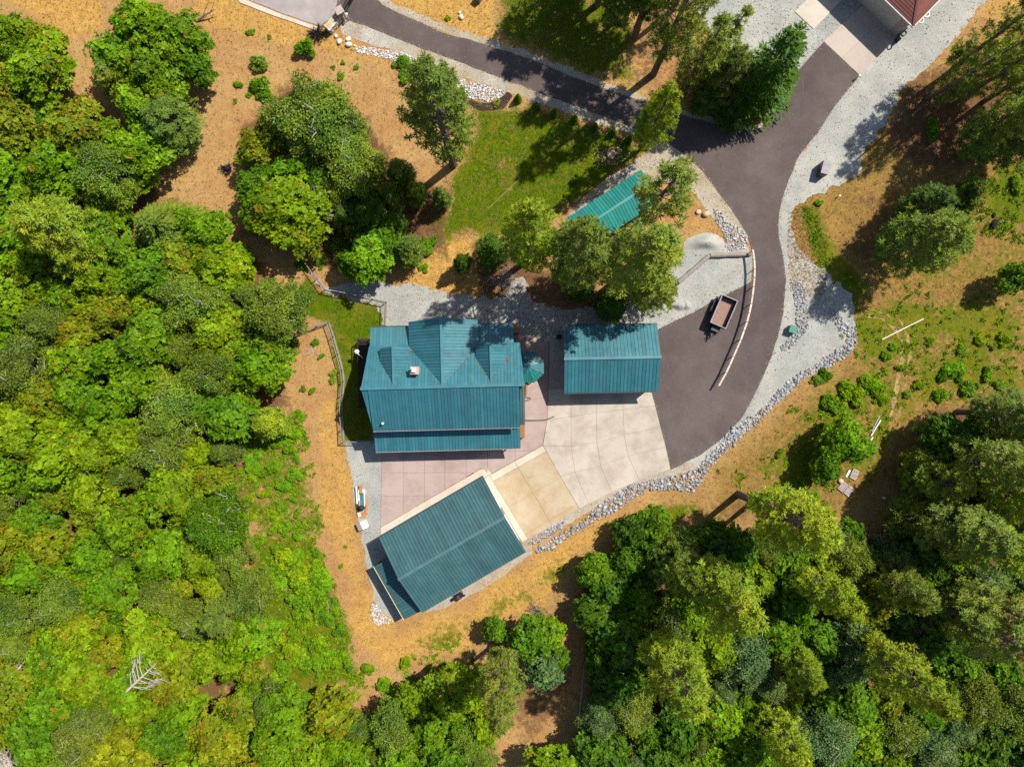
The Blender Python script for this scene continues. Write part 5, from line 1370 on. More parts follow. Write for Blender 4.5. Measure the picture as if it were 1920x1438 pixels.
for i, (x, y, c, w) in enumerate(((900, 196.5, 'grey', 'pale green mound plant at the left of the mulch bed'), (912.6, 201.5, 'grey', 'tiny pale plant at the lower edge of the mulch bed'),
                                  (936, 192, 'yellow', 'yellow flowered mound plant at the right of the mulch bed'), (930, 199, 'lime', 'round green mound plant in the mulch bed'))):
    sh(x, y, (4.5, 3.2, 4.2, 6.0)[i], c, w)

patch_shrubs([(480, 1010), (590, 1020), (630, 1120), (670, 1270), (510, 1290), (480, 1150)], 90, 9, 24, ('bright', 'lime', 'yellow', 'deep', 'bright'))
patch_shrubs([(440, 790), (555, 790), (580, 980), (470, 1000)], 40, 6, 16, ('bright', 'lime', 'yellow'))
patch_shrubs([(1620, 640), (1900, 600), (1900, 740), (1720, 750), (1560, 760)], 5, 4, 8, ('yellow', 'bright', 'olive'))
# clipped cone shrubs along the driveway
def cone_mesh():
    rg_ = np.random.default_rng(3); n = 900
    z = 1.0 - np.sqrt(rg_.random(n)); a = rg_.uniform(0, 6.28, n); r = .42 * (1 - z) + .03
    C = np.stack([r * np.cos(a), r * np.sin(a), z * 1.7 + .08], 1)
    N = unit(np.stack([np.cos(a), np.sin(a), np.full(n, .55)], 1))
    v = rosettes(C, N, 3, .12, .07, .2, 1.1, rg_)
    return MB().tube([(0, 0, 0), (0, 0, .5)], [.05, .03], 6).mesh('stems', MT['bark']), crown_mesh('foliage', [(v, np.repeat(rg_.uniform(.3, .7, n), 3), np.ones(n * 3))])
PROTO['cone'] = [cone_mesh()]
for i, (x, y) in enumerate(((971, 189), (1005, 203), (1039, 216), (1076.5, 227.5), (1114, 241.6), (1148, 252), (1178, 265))):
    plant('cone', W(x, y), 1.0, random.uniform(.92, 1.1), 'deep', 0, 'cone_shrub', None,
          '%s clipped cone shrub along the driveway, counted from the mulch bed' % ('first', 'second', 'third', 'fourth', 'fifth', 'sixth', 'seventh')[i], 'cone shrub', 'cone shrubs edging the lawn', ('stems', 'foliage'))

# leafless bushes and dead trees
def bare(px, py, R, label, mat='dead_wood', seed=1, stems=24, flat=.75, z=0.0, thick=.03):
    o = add('bare_bush', bare_bush(seed, R, stems, mat, flat, thick)); o.location = W(px, py) + Vector((0, 0, z)); return tag(o, label, 'bare bush')
bare(607, 385, 1.9, 'upper grey leafless bush right of the rusty tree', seed=1, z=4.2); bare(648, 410, 1.9, 'lower grey leafless bush above the lime green tree', seed=2, z=3.8)
bare(572, 462, 1.3, 'small grey leafless bush at the upper fence end', seed=3); bare(942, 522, 2.0, 'grey leafless bush at the gravel edge under the bright pine', seed=4, stems=30)
bare(362, 120, 1.3, 'grey leafless bush on the right side of the upper left clump', seed=5, z=1.0, flat=1.4); bare(1690, 1150, 2.6, 'charcoal grey leafless bush among the lower right pines', 'dry_brush', 6, 34, z=5.0)
bare(1004, 1146, 1.5, 'grey brown leafless bush above the lower middle trees', 'dry_brush', 7); bare(425, 775, 1.3, 'pale leafless branches in the left woods level with the house', 'dead_wood', 8, 14, z=3.5)
bare(440, 800, 1.2, 'pale leafless branches just below another bare clump', 'dead_wood', 9, 16, z=2.5); bare(72, 1388, 2.9, 'bleached white dead crown in the lower left corner', 'bleached', 10, 34, z=5.0, thick=.07)
bare(1085, 1120, .8, 'tiny bare twig bush under dark trees', 'dry_brush', 11, 10); bare(530, 1098, .9, 'bare twig bush in the left scrub', 'dead_wood', 12, 12); bare(620, 1130, .9, 'bare grey twigs below the bright scrub', 'dead_wood', 13, 12)
bare(210, 470, 1.6, 'pale bare branches on the right side of the wide left pine', 'dead_wood', 14, 14, z=5); bare(585, 655, 1.1, 'thin pale dead branch beside the olive fence bush', 'bleached', 15, 6, .35)

def dead_tree(p0, p1, label, seed, br=13, mat='bleached', z=2.0):
    rg_ = np.random.default_rng(seed); a, b = W(*p0, z), W(*p1, z); b.z = z + .8
    mb = MB(); d = (b - a); L = d.length; dn = d.normalized(); sd = Vector((-dn.y, dn.x, 0))
    mb.tube([a, a.lerp(b, .5) + Vector((0, 0, .2)), b], [.17, .11, .03], 7)
    for i in range(br):
        t = rg_.uniform(.25, .95); s = 1 if i % 2 else -1; l = L * (1.05 - t) * rg_.uniform(.45, .85)
        p = a.lerp(b, t); s *= rg_.uniform(.5, 1.3); q1 = p + dn * l * .45 + sd * s * l * .45 + Vector((0, 0, .4)); q2 = p + dn * l * .95 + sd * s * l * .62 + Vector((0, 0, rg_.uniform(.2, 1)))
        mb.tube([p, q1, q2], [.06, .04, .015], 5, False)
        for _ in range(3):
            q3 = q1.lerp(q2, rg_.uniform(0, .8)); e = q3 + dn * l * .3 + sd * s * l * rg_.uniform(-.1, .4) + Vector((0, 0, .2)); mb.tube([q3, e], [.04, .012], 4, False)
    o = add('dead_tree', mb.mesh('dead_tree', MT[mat])); return tag(o, label, 'dead tree')
dead_tree((226, 1306), (300, 1238), 'fallen bleached tree with bare limbs lying in the lower left woods', 4, 17, z=7.0)
dead_tree((1082, 1386), (1094, 1242), 'long thin bare pole leaning in the shade at the lower middle', 2, 0, 'dead_wood', .4)
dead_tree((370, 39), (410, 25), 'short dark fallen branch near the upper left pavement', 6, 3, 'dry_brush', .15)
dead_tree((30, 1262), (55, 1235), 'forked pale dead limb near the left photo edge', 8, 4, z=5.0)

# grass, weeds: nobody could count these
rg = np.random.default_rng(77)
HARD = [ROAD, GRAVEL_TOP, PINK, [(720, 600), (985, 600), (985, 850), (700, 850)], [(905, 893), (986, 1034), (790, 1145), (711, 1009)], [r[0] for r in rows] + [r[-1] for r in rows[::-1]], [A_, B_, C_, D_],
        [(1060, 411), (1202, 319), (1239, 376), (1097, 468)], [(440, -30), (520, 22), (600, 50), (640, -30)], [(1544, 79), (1611, 142), (1760, 10), (1680, -60)]]
SOFTHARD = [GRAVEL_YARD, GRAVEL_ROAD_S, GRAVEL_ROAD_N, GRAVEL_RIGHT, GRAVEL_WEST, GRAVEL_SHOP]
def field(n):
    X = rg.uniform(-20, 1940, n); Y = rg.uniform(-20, 1458, n)
    m = np.ones(n, bool)
    for h in HARD: m &= ~inside(h, X, Y)
    for h in SOFTHARD: m &= rg.random(n) > soft(h, X, Y, 9) * 1.5 - .53
    X, Y = X[m], Y[m]; c = cover(X, Y); return X, Y, c
def blades(X, Y, hgt, wid, k, cols, lean=.6):
    n = len(X); C = np.stack([(X - 960) * G, (719 - Y) * G, np.zeros(n)], 1)
    v = rosettes(C, np.tile(np.array([[0, 0, 1.0]]), (n, 1)), k, 1.0, .4, .35, 1.25, rg)
    cc = np.repeat(C, 4 * k, 0); v = cc + (v - cc) * np.repeat(hgt, 4 * k)[:, None]
    return npmesh('grass', v, quad_faces(len(v)), MT['grass'], {'tone': np.repeat(np.concatenate([cols, np.ones((n, 1))], 1), k, 0)})
X, Y, c = field(170000)
keep = (rg.random(len(X)) < np.clip(.30 + .5 * c[1] + .25 * c[0], 0, 1)) & (c[2] < .68)
X, Y = X[keep], Y[keep]; c = c[:, keep]
_e = np.array([[(rg.uniform(1474, 1550)), rg.uniform(388, 560)] for _ in range(2600)]); _e = _e[inside([(1478, 400), (1515, 380), (1545, 440), (1580, 540), (1530, 560), (1482, 545), (1476, 470)], _e[:, 0], _e[:, 1])]
X = np.concatenate([X, _e[:, 0]]); Y = np.concatenate([Y, _e[:, 1]]); c = cover(X, Y)
n = len(X)
dry = (np.array([[.43, .25, .085]]) * (1 - .42 * c[3][:, None])) * rg.uniform(.6, 1.3, (n, 1)); grn = np.array([.110, .155, .005]) * rg.uniform(.6, 1.4, (n, 1))
g = (c[0] + rg.normal(0, .22, n) > .62)[:, None]
west = ((X < 700) & (Y > 250) & (rg.random(n) < .12))[:, None]
cols = np.where(g | west, grn, dry)
tag(add('dry_grass', blades(X, Y, rg.uniform(.07, .20, n), None, 3, cols)), 'dry straw and green grass tufts over the slopes', 'grass', None, 'stuff')
# mown lawns: short dense tufts
X = []; Y = []
for px, nn in ((GRASSY[0][0], 24000), (GRASSY[1][0], 10000), (GRASSY[6][0], 9000)):
    xs_ = [p[0] for p in px]; ys_ = [p[1] for p in px]
    x = rg.uniform(min(xs_), max(xs_), nn); y = rg.uniform(min(ys_), max(ys_), nn); m = rg.random(nn) < soft(px, x, y, 12); X.append(x[m]); Y.append(y[m])
X = np.concatenate(X); Y = np.concatenate(Y); m = np.ones(len(X), bool)
for h in HARD: m &= ~inside(h, X, Y)
for h in SOFTHARD: m &= ~inside(h, X, Y)
X, Y = X[m], Y[m]; n = len(X)
patchy = .5 + .5 * np.sin(X * .045 + 2 * np.sin(Y * .03)) * np.sin(Y * .05 + 1.5 * np.sin(X * .021))
cols = np.where((rg.random(n) < .06 + .5 * np.clip(patchy - .45, 0, 1) * 2)[:, None], np.array([.20, .155, .014]), np.array([.058, .118, .002]) * (.7 + .6 * patchy[:, None])) * rg.uniform(.7, 1.3, (n, 1))
tag(add('lawn_grass', blades(X, Y, rg.uniform(.05, .11, n), None, 3, cols)), 'mown green lawn grass with yellow patches', 'grass', None, 'stuff')
# broad leaved weeds in the scrub
X = []; Y = []
for px, nn in (([(450, 790), (570, 770), (600, 960), (650, 1180), (690, 1290), (620, 1300), (470, 1010), (450, 900)], 3600), (GRASSY[2][0], 1500), (GRASSY[7][0], 3000), ([(430, 520), (560, 520), (560, 700), (500, 700)], 350),
               ([(1505, 390), (1535, 400), (1570, 560), (1530, 530)], 250), ([(870, 1180), (760, 1230), (690, 1290), (760, 1310), (900, 1270)], 500), ([(1340, 880), (1520, 900), (1560, 960), (1420, 940)], 320), (FOREST_R, 2500), ([(1820, 300), (1930, 300), (1930, 460), (1830, 440)], 350)):
    xs_ = [p[0] for p in px]; ys_ = [p[1] for p in px]
    x = rg.uniform(min(xs_), max(xs_), nn); y = rg.uniform(min(ys_), max(ys_), nn); m = inside(px, x, y)
    cl = np.sin(x * .06 + 1.3 * np.sin(y * .043)) * np.sin(y * .07 + 1.1 * np.sin(x * .037)) + rg.normal(0, .3, nn) > -.05
    X.append(x[m & cl]); Y.append(y[m & cl])
X = np.concatenate(X); Y = np.concatenate(Y); m = np.ones(len(X), bool)
for h in HARD + SOFTHARD: m &= ~inside(h, X, Y) | (rg.random(len(X)) < .06)
X, Y = X[m], Y[m]; n = len(X)
X = np.repeat(X, 4) + rg.normal(0, 2.4, n * 4); Y = np.repeat(Y, 4) + rg.normal(0, 2.4, n * 4); n = len(X)
cols = np.array([.125, .235, .006]) * rg.uniform(.5, 1.4, (n, 1)) * np.array([[1, 1, 1]]) + np.array([[.03, 0, 0]]) * rg.random((n, 1))
tag(add('weeds', blades(X, Y, rg.uniform(.12, .34, n), None, 6, cols)), 'green weeds and seedlings in the scrub', 'weeds', None, 'stuff')

# fallen needles and leaves: drifts under the pines, along the asphalt edge and in the roof valleys
def litter(name, pts, label, tones, parent=None, size=.07):
    pts = np.asarray(pts); n = len(pts); a = rg.uniform(0, 6.28, n)
    D = np.stack([np.cos(a), np.sin(a), rg.uniform(-.1, .35, n)], 1); S = np.stack([-np.sin(a), np.cos(a), rg.uniform(-.3, .3, n)], 1)
    v = leaves(pts, D, S, rg.uniform(.6, 1.7, n) * size * 1.6, rg.uniform(.5, 1.2, n) * size)
    cols_ = np.array(tones)[rg.integers(0, len(tones), n)] * rg.uniform(.6, 1.3, (n, 1))
    if parent is not None:
        L = parent.matrix_world.inverted() if False else None
        v = v - np.array(parent.location)
    o_ = add(name, npmesh(name, v, quad_faces(len(v)), MT['grass'], {'tone': np.concatenate([cols_, np.ones((n, 1))], 1)}), parent)
    o_['kind'] = 'stuff'
    if label: tag(o_, label, 'leaf litter')
    return o_
BROWN = [(.20, .095, .035), (.28, .15, .055), (.12, .06, .03), (.33, .21, .09)]
pt = []
for x, y, s_, n_ in ((1060, 565, 55, 1500), (1150, 570, 45, 900), (985, 545, 35, 800), (925, 545, 30, 500), (1230, 470, 50, 500), (1210, 330, 40, 350), (1290, 240, 45, 260), (1120, 160, 60, 300), (780, 545, 40, 250), (640, 535, 40, 260), (1560, 560, 30, 260), (1690, 190, 30, 160), (1000, 605, 40, 420)):
    q_ = rg.normal(0, 1, (n_, 2)) * np.array([s_ * .7, s_ * .5]) + np.array([x, y]); pt.append(np.stack([(q_[:, 0] - 960) * G, (719 - q_[:, 1]) * G, np.full(n_, .035)], 1))
pt = np.concatenate(pt)
on_road = inside(ROAD, pt[:, 0] / G + 960, 719 - pt[:, 1] / G); pt[on_road, 2] = .062
pt[inside(PINK, pt[:, 0] / G + 960, 719 - pt[:, 1] / G), 2] = .095
litter('needle_litter', pt, 'brown fallen needles and leaves drifted under the pines', BROWN)
# crumbs of gravel and leaves along the asphalt edge
e_ = []
for i in range(len(ROAD)):
    a_, b_ = ROAD[i], ROAD[(i + 1) % len(ROAD)]; L = math.hypot(b_[0] - a_[0], b_[1] - a_[1])
    for _ in range(int(L * .9)):
        t = random.random(); e_.append((a_[0] + (b_[0] - a_[0]) * t + random.gauss(0, 2.6), a_[1] + (b_[1] - a_[1]) * t + random.gauss(0, 2.6)))
e_ = np.array(e_); e_ = np.stack([(e_[:, 0] - 960) * G, (719 - e_[:, 1]) * G, np.full(len(e_), .06)], 1)
litter('edge_crumbs', e_, 'pale grit and dry leaves strewn along the asphalt edge', [(.34, .31, .26), (.42, .38, .32), (.26, .17, .08), (.36, .25, .12)], None, .06)

pt = []
for a_, b_ in VALLEYS:
    for _ in range(90):
        t = random.betavariate(1.6, 1.0); p_ = a_.lerp(b_, t); pt.append((p_.x + random.gauss(0, .12), p_.y + random.gauss(0, .12), p_.z + .09))
litter('roof_litter', pt, None, BROWN, house.o, .045)
pt = []
for _ in range(130):
    x_, y_ = random.gauss(195, 32), random.gauss(-32, 10)
    if 96 < x_ < 259 and -44 < y_ < 12:
        p_ = cp(x_, y_, 0); pt.append((p_.x, p_.y, 3.35 + (15.4 - y_) / 60.4 * 1.85 + .06))
litter('roof_litter', pt, None, BROWN, car.o, .035)

# ------------------------------------------------------------------ fences, vehicle and small things
def fence(name, label, path, hgt, mats, post=.06, rails=((1.0, .09, .09),), spacing=None, strip=None, cat='fence', wires=(), posts=None, over=.12):
    def foot(x, y): q_ = W(x, y, hgt); q_.z = 0; return q_
    pts = [foot(x, y) for x, y in path]
    th = Thing(name, label, cat, tuple(pts[0]))
    if spacing:
        out = []
        for a, b in zip(pts, pts[1:]):
            L = (b - a).length; n = max(1, round(L / spacing)); out += [a.lerp(b, i / n) for i in range(n)]
        pts = out + [pts[-1]]
    for p in (posts and [foot(x, y) for x, y in posts] or pts):
        th.part('post', MB().tube([p, p + Vector((0, 0, hgt + over))], post, 6), mats[0])
    for z, w_, h_ in rails:
        for a, b in zip(pts, pts[1:]):
            e = (b - a).normalized() * .03
            th.part('rail', MB().beam(a - e + Vector((0, 0, hgt * z)), b + e + Vector((0, 0, hgt * z)), w_, h_), mats[1])
    if wires:
        mb = MB()
        for z in wires:
            for a, b in zip(pts, pts[1:]): mb.tube([a + Vector((0, 0, hgt * z)), b + Vector((0, 0, hgt * z))], .012, 3, False)
        th.part('wire', mb, 'wire')
    if strip:
        for a, b in zip(pts, pts[1:]):
            th.part('base_board', MB().beam(a + Vector((0, 0, .07)), b + Vector((0, 0, .07)), strip, .16), mats[2])
    return th
fence('rail_fence', 'curved fence with a pale top rail along the left edge of the driveway', [(1411.5, 469), (1414, 487), (1415, 505), (1414.5, 521), (1413, 538), (1411, 554), (1408.5, 570), (1405, 587), (1400.5, 604), (1395, 620), (1389, 637), (1382, 653), (1375, 669), (1368.5, 684), (1361.5, 699), (1348, 723)][::1],
      1.25, ('dark_metal', 'pale_wood'), .05, ((1.0, .20, .16),), wires=(.25, .5, .75), posts=[(1412.5, 470), (1416, 505), (1414, 538), (1410, 570), (1401.5, 604), (1390, 637), (1376, 669), (1362.5, 699)], over=.0)
fence('wire_fence', 'bent grey wire fence from the bare bush to the house corner', [(556, 472), (573, 495), (590, 520), (605, 541), (650, 550), (695, 559), (721, 565), (719, 609)], 1.3, ('grey_wood', 'grey_wood', 'grey_wood'), .06,
      ((1.0, .07, .07),), 2.4, .16, wires=(.3, .5, .7, .85))
fence('yard_fence', 'grey yard fence with boards at its foot down the left of the house', [(525, 670), (536, 648), (550, 630), (560, 623), (590, 611), (611.6, 603), (621, 630), (630, 663), (638, 693), (640.5, 715), (638.5, 740), (636.5, 760), (636.6, 778), (639, 805), (640, 829), (699, 829)], 1.25,
      ('grey_wood', 'grey_wood', 'grey_wood'), .06, ((1.0, .07, .07),), 2.3, .20, wires=(.3, .5, .7, .85))

def log(a, b, r, label, mat='pale_wood', seed=1):
    rg_ = np.random.default_rng(seed); a, b = W(*a), W(*b); mb = MB(); n = 7
    pts = [a.lerp(b, i / n) + Vector((0, 0, r * .95)) for i in range(n + 1)]
    mb.tube(pts, [r * rg_.uniform(.88, 1.1) for _ in pts], 12)
    o = add('log', mb.mesh('log', MT[mat])); return tag(o, label, 'log', 'logs laid by the driveway bend')
log((1271, 530), (1329, 480), .26, 'long slanting log with a dark cut end on the gravel', 'grey_wood', 1)
log((1330, 480), (1407, 477), .30, 'level peeling log meeting the fence at the driveway bend', 'grey_wood', 2)
log((1338, 478.5), (1400, 476), .16, 'thinner pale log lying on top beside the level peeling log', 'pale_wood', 3)

# dump trailer
T0 = W(1350, 587); trz = math.radians(66.5)
tr = Thing('dump_trailer', 'black two axle dump trailer with a rusty empty bed on the asphalt', 'trailer', (T0.x, T0.y, .055), trz, None, True)
L_, B_ = 3.55, 1.95
tr.part('floor', MB().box((0, 0, .80), (L_ - .1, B_ - .1, .10)), 'rust_floor')
for y in (-B_ / 2, B_ / 2): tr.part('side_wall', MB().box((0, y, 1.18), (L_, .08, .80)), 'black_paint')
for x in (-L_ / 2, L_ / 2): tr.part('end_wall', MB().box((x, 0, 1.18), (.08, B_ - .09, .80)), 'black_paint')
for y in (-B_ / 2, B_ / 2): tr.part('top_rail', MB().box((0, y, 1.61), (L_ + .08, .11, .06)), 'cabinet')
for x in (-L_ / 2, L_ / 2): tr.part('top_rail', MB().box((x, 0, 1.612), (.11, B_ - .12, .06)), 'cabinet')
for i in range(5):
    for y in (-B_ / 2 - .07, B_ / 2 + .07): tr.part('stake', MB().box((-1.5 + i * .75, y, 1.15), (.07, .06, .8)), 'black_paint')
tr.part('frame', MB().box((0, .5, .62), (L_ + .2, .12, .2)).box((0, -.5, .62), (L_ + .2, .12, .2)), 'black_paint')
for s in (-1, 1):
    for x in (.1, .95):
        w_ = tr.part('wheel', MB().tube([(x, s * (B_ / 2 + .12), .36), (x, s * (B_ / 2 + .36), .36)], .36, 18), 'rubber')
        tr.part('rim', MB().tube([(x, s * (B_ / 2 + .30), .36), (x, s * (B_ / 2 + .375), .36)], .20, 12), 'cabinet', w_)
    f_ = MB().box((.52, s * (B_ / 2 + .24), .80), (1.75, .30, .04)).box((-.42, s * (B_ / 2 + .24), .65), (.26, .30, .04), 0, 0, -.9).box((1.46, s * (B_ / 2 + .24), .65), (.26, .30, .04), 0, 0, .9)
    tr.part('mudguard', f_, 'dark_metal')
tr.part('tongue', MB().beam((-L_ / 2, .6, .6), (-L_ / 2 - 1.5, 0, .55), .12, .14).beam((-L_ / 2, -.6, .6), (-L_ / 2 - 1.5, 0, .55), .12, .14).box((-L_ / 2 - 1.6, 0, .58), (.3, .14, .12)), 'black_paint')
tr.part('tool_box', MB().box((-L_ / 2 - .42, 0, .82), (.55, .9, .45)), 'dark_metal')
tr.part('jack', MB().tube([(-L_ / 2 - 1.2, .12, .03), (-L_ / 2 - 1.2, .12, 1.0)], .05, 8).box((-L_ / 2 - 1.2, .12, 1.03), (.28, .06, .05)), 'cabinet')
tr.part('tail_light', MB().box((L_ / 2 + .05, .8, .75), (.05, .2, .1)).box((L_ / 2 + .05, -.8, .75), (.05, .2, .1)), 'orange_wood')

# cabinets and boxes
def boxthing(name, label, cat, px, py, rz, parts, z=0.02, group=None):
    p = W(px, py); th = Thing(name, label, cat, (p.x, p.y, z), rz, group, True)
    for nm, c, s, m in parts: th.part(nm, MB().box(c, s), m)
    return th
boxthing('utility_box', 'green metal utility box between the driveway and the rock strip', 'utility box', 1482.5, 618.5, math.radians(-18),
         [('body', (0, 0, .45), (.86, .80, .82), 'green_box'), ('lid', (0, 0, .885), (.94, .88, .05), 'green_box'), ('base', (0, 0, .02), (1.0, .94, .06), 'edge_concrete')])
boxthing('storage_cabinet', 'grey lilac cabinet with two lids on the pale gravel track', 'cabinet', 1538.5, 321, math.radians(-14),
         [('body', (0, 0, .72), (.78, 1.62, 1.30), 'dark_metal'), ('lid', (0, .53, 1.40), (.84, .58, .07), 'cabinet'), ('lid', (0, -.28, 1.42), (.86, 1.00, .07), 'cabinet'), ('foot', (0, 0, .04), (.7, 1.5, .08), 'rubber')])
boxthing('meter_box', 'white topped metal box at the upper photo edge above the driveway', 'utility box', 898, 1, math.radians(-35),
         [('body', (0, 0, .5), (.72, .60, 1.0), 'cabinet'), ('lid', (0, 0, 1.025), (.78, .66, .05), 'white_paint')])
boxthing('storage_chest', 'white chest with one mauve roof side at the foot of the board pile', 'chest', 681, 983, math.radians(24),
         [('body', (0, 0, .35), (1.15, .85, .70), 'white_paint')])
ch_ = [o for o in COL.objects if o.name.startswith('storage_chest')][0]
def chest_lid():
    for nm, m, s in (('lid', 'white_paint', 1), ('lid', 'lilac_board', -1)):
        mb = MB(); a = [(0, -.47, .98), (0, .47, .98), (s * .62, .47, .70), (s * .62, -.47, .70)]
        mb.poly(a, s < 0); mb.poly([(x, y, z - .05) for x, y, z in a], s > 0)
        for i in range(4):
            p, q_ = a[i], a[(i + 1) % 4]; mb.poly([p, (p[0], p[1], p[2] - .05), (q_[0], q_[1], q_[2] - .05), q_])
        add(nm, mb.mesh(nm, MT[m]), ch_)
    mb = MB()
    for y in (-.42, .42): mb.poly([(-.57, y, .70), (.57, y, .70), (0, y, .94)])
    add('gable', mb.mesh('gable', MT['white_paint']), ch_)
chest_lid()

# boards and scrap left of the patio: each can be lifted away
def plank(px0, px1, w_, h_, z, mat, name, label, group='boards stacked on the gravel strip'):
    a, b = W(*px0), W(*px1); c = (a + b) / 2; d = b - a
    o = add(name, MB().box((0, 0, h_ / 2), (d.length, w_, h_)).mesh(name, MT[mat])); o.location = (c.x, c.y, z); o.rotation_euler[2] = math.atan2(d.y, d.x)
    return tag(o, label, 'board' if name == 'board' else name.split('_')[-1], group)
plank((666.5, 913), (669.5, 946), .20, .12, .02, 'dark_metal', 'board', 'dark board at the far left of the scrap pile')
plank((668.5, 912), (670.5, 944), .16, .10, .15, 'white_paint', 'board', 'white board on the dark left board of the pile')
plank((669.5, 945), (674, 968), .34, .14, .02, 'dark_metal', 'board', 'lower dark board slanting beside the dry grass')
plank((672.5, 919), (674.5, 948), .16, .22, .02, 'white_paint', 'board', 'white board along the left of the teal sheet')
plank((683.5, 918), (684.5, 948), .14, .22, .02, 'white_paint', 'board', 'white board along the right of the teal sheet')
plank((673, 920), (684, 919), .40, .10, .26, 'white_paint', 'board', 'short white board across the top of the pile')
plank((677.5, 909), (678.5, 924), .36, .10, .38, 'orange_wood', 'board', 'short orange board poking out of the top of the pile')
plank((686.5, 928), (688.5, 955), .15, .12, .02, 'orange_wood', 'board', 'thin orange board at the upper right of the pile')
plank((689, 942), (687, 962), .22, .12, .15, 'orange_wood', 'board', 'orange board at the lower right of the pile')
plank((680, 960), (681.5, 970), .60, .14, .02, 'orange_wood', 'board', 'broad orange board at the lower end of the pile')
plank((674, 938), (675.5, 950), .16, .10, .26, 'tan_wood', 'board', 'tan board end beside the teal sheet')
plank((673.5, 960), (675, 968), .34, .14, .16, 'white_paint', 'board', 'short white block at the lower left of the pile')
plank((678.5, 924), (680, 949), .62, .05, .05, 'teal_roof', 'metal_sheet', 'teal roofing sheet lying in the scrap pile')
bg_ = add('rubbish_bag', npmesh('rubbish_bag', ICO_V * np.random.default_rng(2).uniform(.8, 1.2, (12, 1)) * np.array([.52, .42, .3]), ICO_F, MT['black_paint'], None, True)); bg_.location = W(677.5, 952) + Vector((0, 0, .28)); tag(bg_, 'black bag on the lower part of the scrap pile', 'bag')

# mower behind the workshop
m0 = W(861, 1115); mw = Thing('riding_mower', 'small black riding mower on the gravel against the workshop', 'mower', (m0.x, m0.y, .03), math.radians(32), None, True)
mw.part('body', MB().box((.18, 0, .52), (.75, .45, .36)).box((.5, 0, .46), (.25, .40, .26)), 'black_paint')
mw.part('deck', MB().tube([(-.05, 0, .14), (-.05, 0, .26)], .48, 14), 'dark_metal')
mw.part('seat', MB().box((-.38, 0, .62), (.36, .40, .09)).box((-.56, 0, .82), (.08, .38, .36)), 'rubber')
for x, r in ((.48, .17), (-.42, .25)):
    for s in (-1, 1): mw.part('wheel', MB().tube([(x, s * .28, r), (x, s * .42, r)], r, 14), 'rubber')
mw.part('steering_wheel', MB().tube([(-.08 + .15 * math.cos(t), .15 * math.sin(t), .86) for t in np.linspace(0, 6.283, 12)], .02, 5), 'cabinet')
mw.part('bonnet_light', MB().box((.635, 0, .5), (.02, .3, .1)), 'white_paint')

# barrel, hose, poles, pallets
bt = add('barrel', MB().tube([(0, 0, 0), (0, 0, .1), (0, 0, .5), (0, 0, .88), (0, 0, .9)], [.26, .29, .31, .28, .24], 16).mesh('barrel', MT['black_paint'])); bt.location = W(1047.5, 632, .05); tag(bt, 'black barrel at the upper left corner of the carport', 'barrel')
def hose(pts, r, mat, label, name='hose', z=.11):
    p = [W(x, y) + Vector((0, 0, z)) for x, y in pts]; o = add(name, MB().tube(p, r, 6).mesh(name, MT[mat])); return tag(o, label, name.split('_')[-1])
hose([(983, 788), (1000, 788.2), (1017, 787.6), (1024, 786.6), (1031, 784), (1039, 780.5)], .05, 'black_paint', 'dark hose running from the house onto the pale pad', z=.14)
hose([(984, 745), (992, 745.5), (995.5, 747.5), (990, 750), (984, 752)], .04, 'dark_wood', 'short bent dark hose beside the house wall', z=.14)
hose([(915, 392), (935, 373), (955, 355), (976, 334)], .02, 'tan_wood', 'thin pale garden hose stretched over the lawn', 'garden_hose', .10)
hose([(1652.8, 636.7), (1690, 618), (1730.5, 598)], .065, 'white_stone', 'long white pole lying in the right meadow', 'white_pole', .14)
hose([(1632, 817), (1641, 802), (1650, 787.5)], .10, 'white_paint', 'thick white pipe lying beside the lime green bushes', 'white_pipe', .14)
hose([(1634.5, 809), (1649, 780)], .035, 'white_paint', 'thin white pipe lying left of the thick white pipe', 'white_pipe', .05)
hose([(1629, 829), (1635.5, 819.5)], .11, 'white_paint', 'short white pipe below the thick white pipe', 'white_pipe', .13)
def pallet(px, py, rz, label, L=1.15, B=.95, z0=.0):
    p = W(px, py); th = Thing('pallet', label, 'pallet', (p.x, p.y, z0), rz, 'old pallets near the lime green bushes', True)
    for y in (-B / 2 + .06, 0, B / 2 - .06): th.part('runner', MB().box((0, y, .09), (L, .09, .12)), 'lilac_board')
    for i in range(6):
        th.part('board', MB().box((-L / 2 + .08 + i * (L - .16) / 5, random.uniform(-.02, .02), .165), (.145, B, .025), random.uniform(-.03, .03)), 'lilac_board')
    return th
pallet(1580.5, 913, math.radians(50), 'left weathered pallet of the touching pair'); pallet(1590, 919.5, math.radians(48), 'right weathered pallet of the touching pair'); pallet(1601, 889, math.radians(65), 'weathered pallet alone near the white board', 1.2, .8)
plank((1586, 894), (1593, 881), .24, .06, .05, 'white_paint', 'board', 'short white board beside the lone pallet', None)
boulder(1575.5, 901, .42, 'pale pink boulder at the upper corner of the paired pallets', 'stone')
bk = add('bucket', MB().tube([(0, 0, 0), (0, 0, .36), (0, 0, .38)], [.14, .17, .175], 14).mesh('bucket', MT['white_paint'])); bk.location = W(1655, 933, 0); tag(bk, 'white bucket in the shade of the right pines', 'bucket')
bo = add('bollard_light', MB().tube([(0, 0, 0), (0, 0, .7)], .06, 8).tube([(0, 0, .7), (0, 0, .85)], [.13, .10], 10).mesh('bollard_light', MT['white_paint'])); bo.location = W(1605.5, 147.5, .03); tag(bo, 'small white bollard light at the corner of the upper apron', 'bollard')
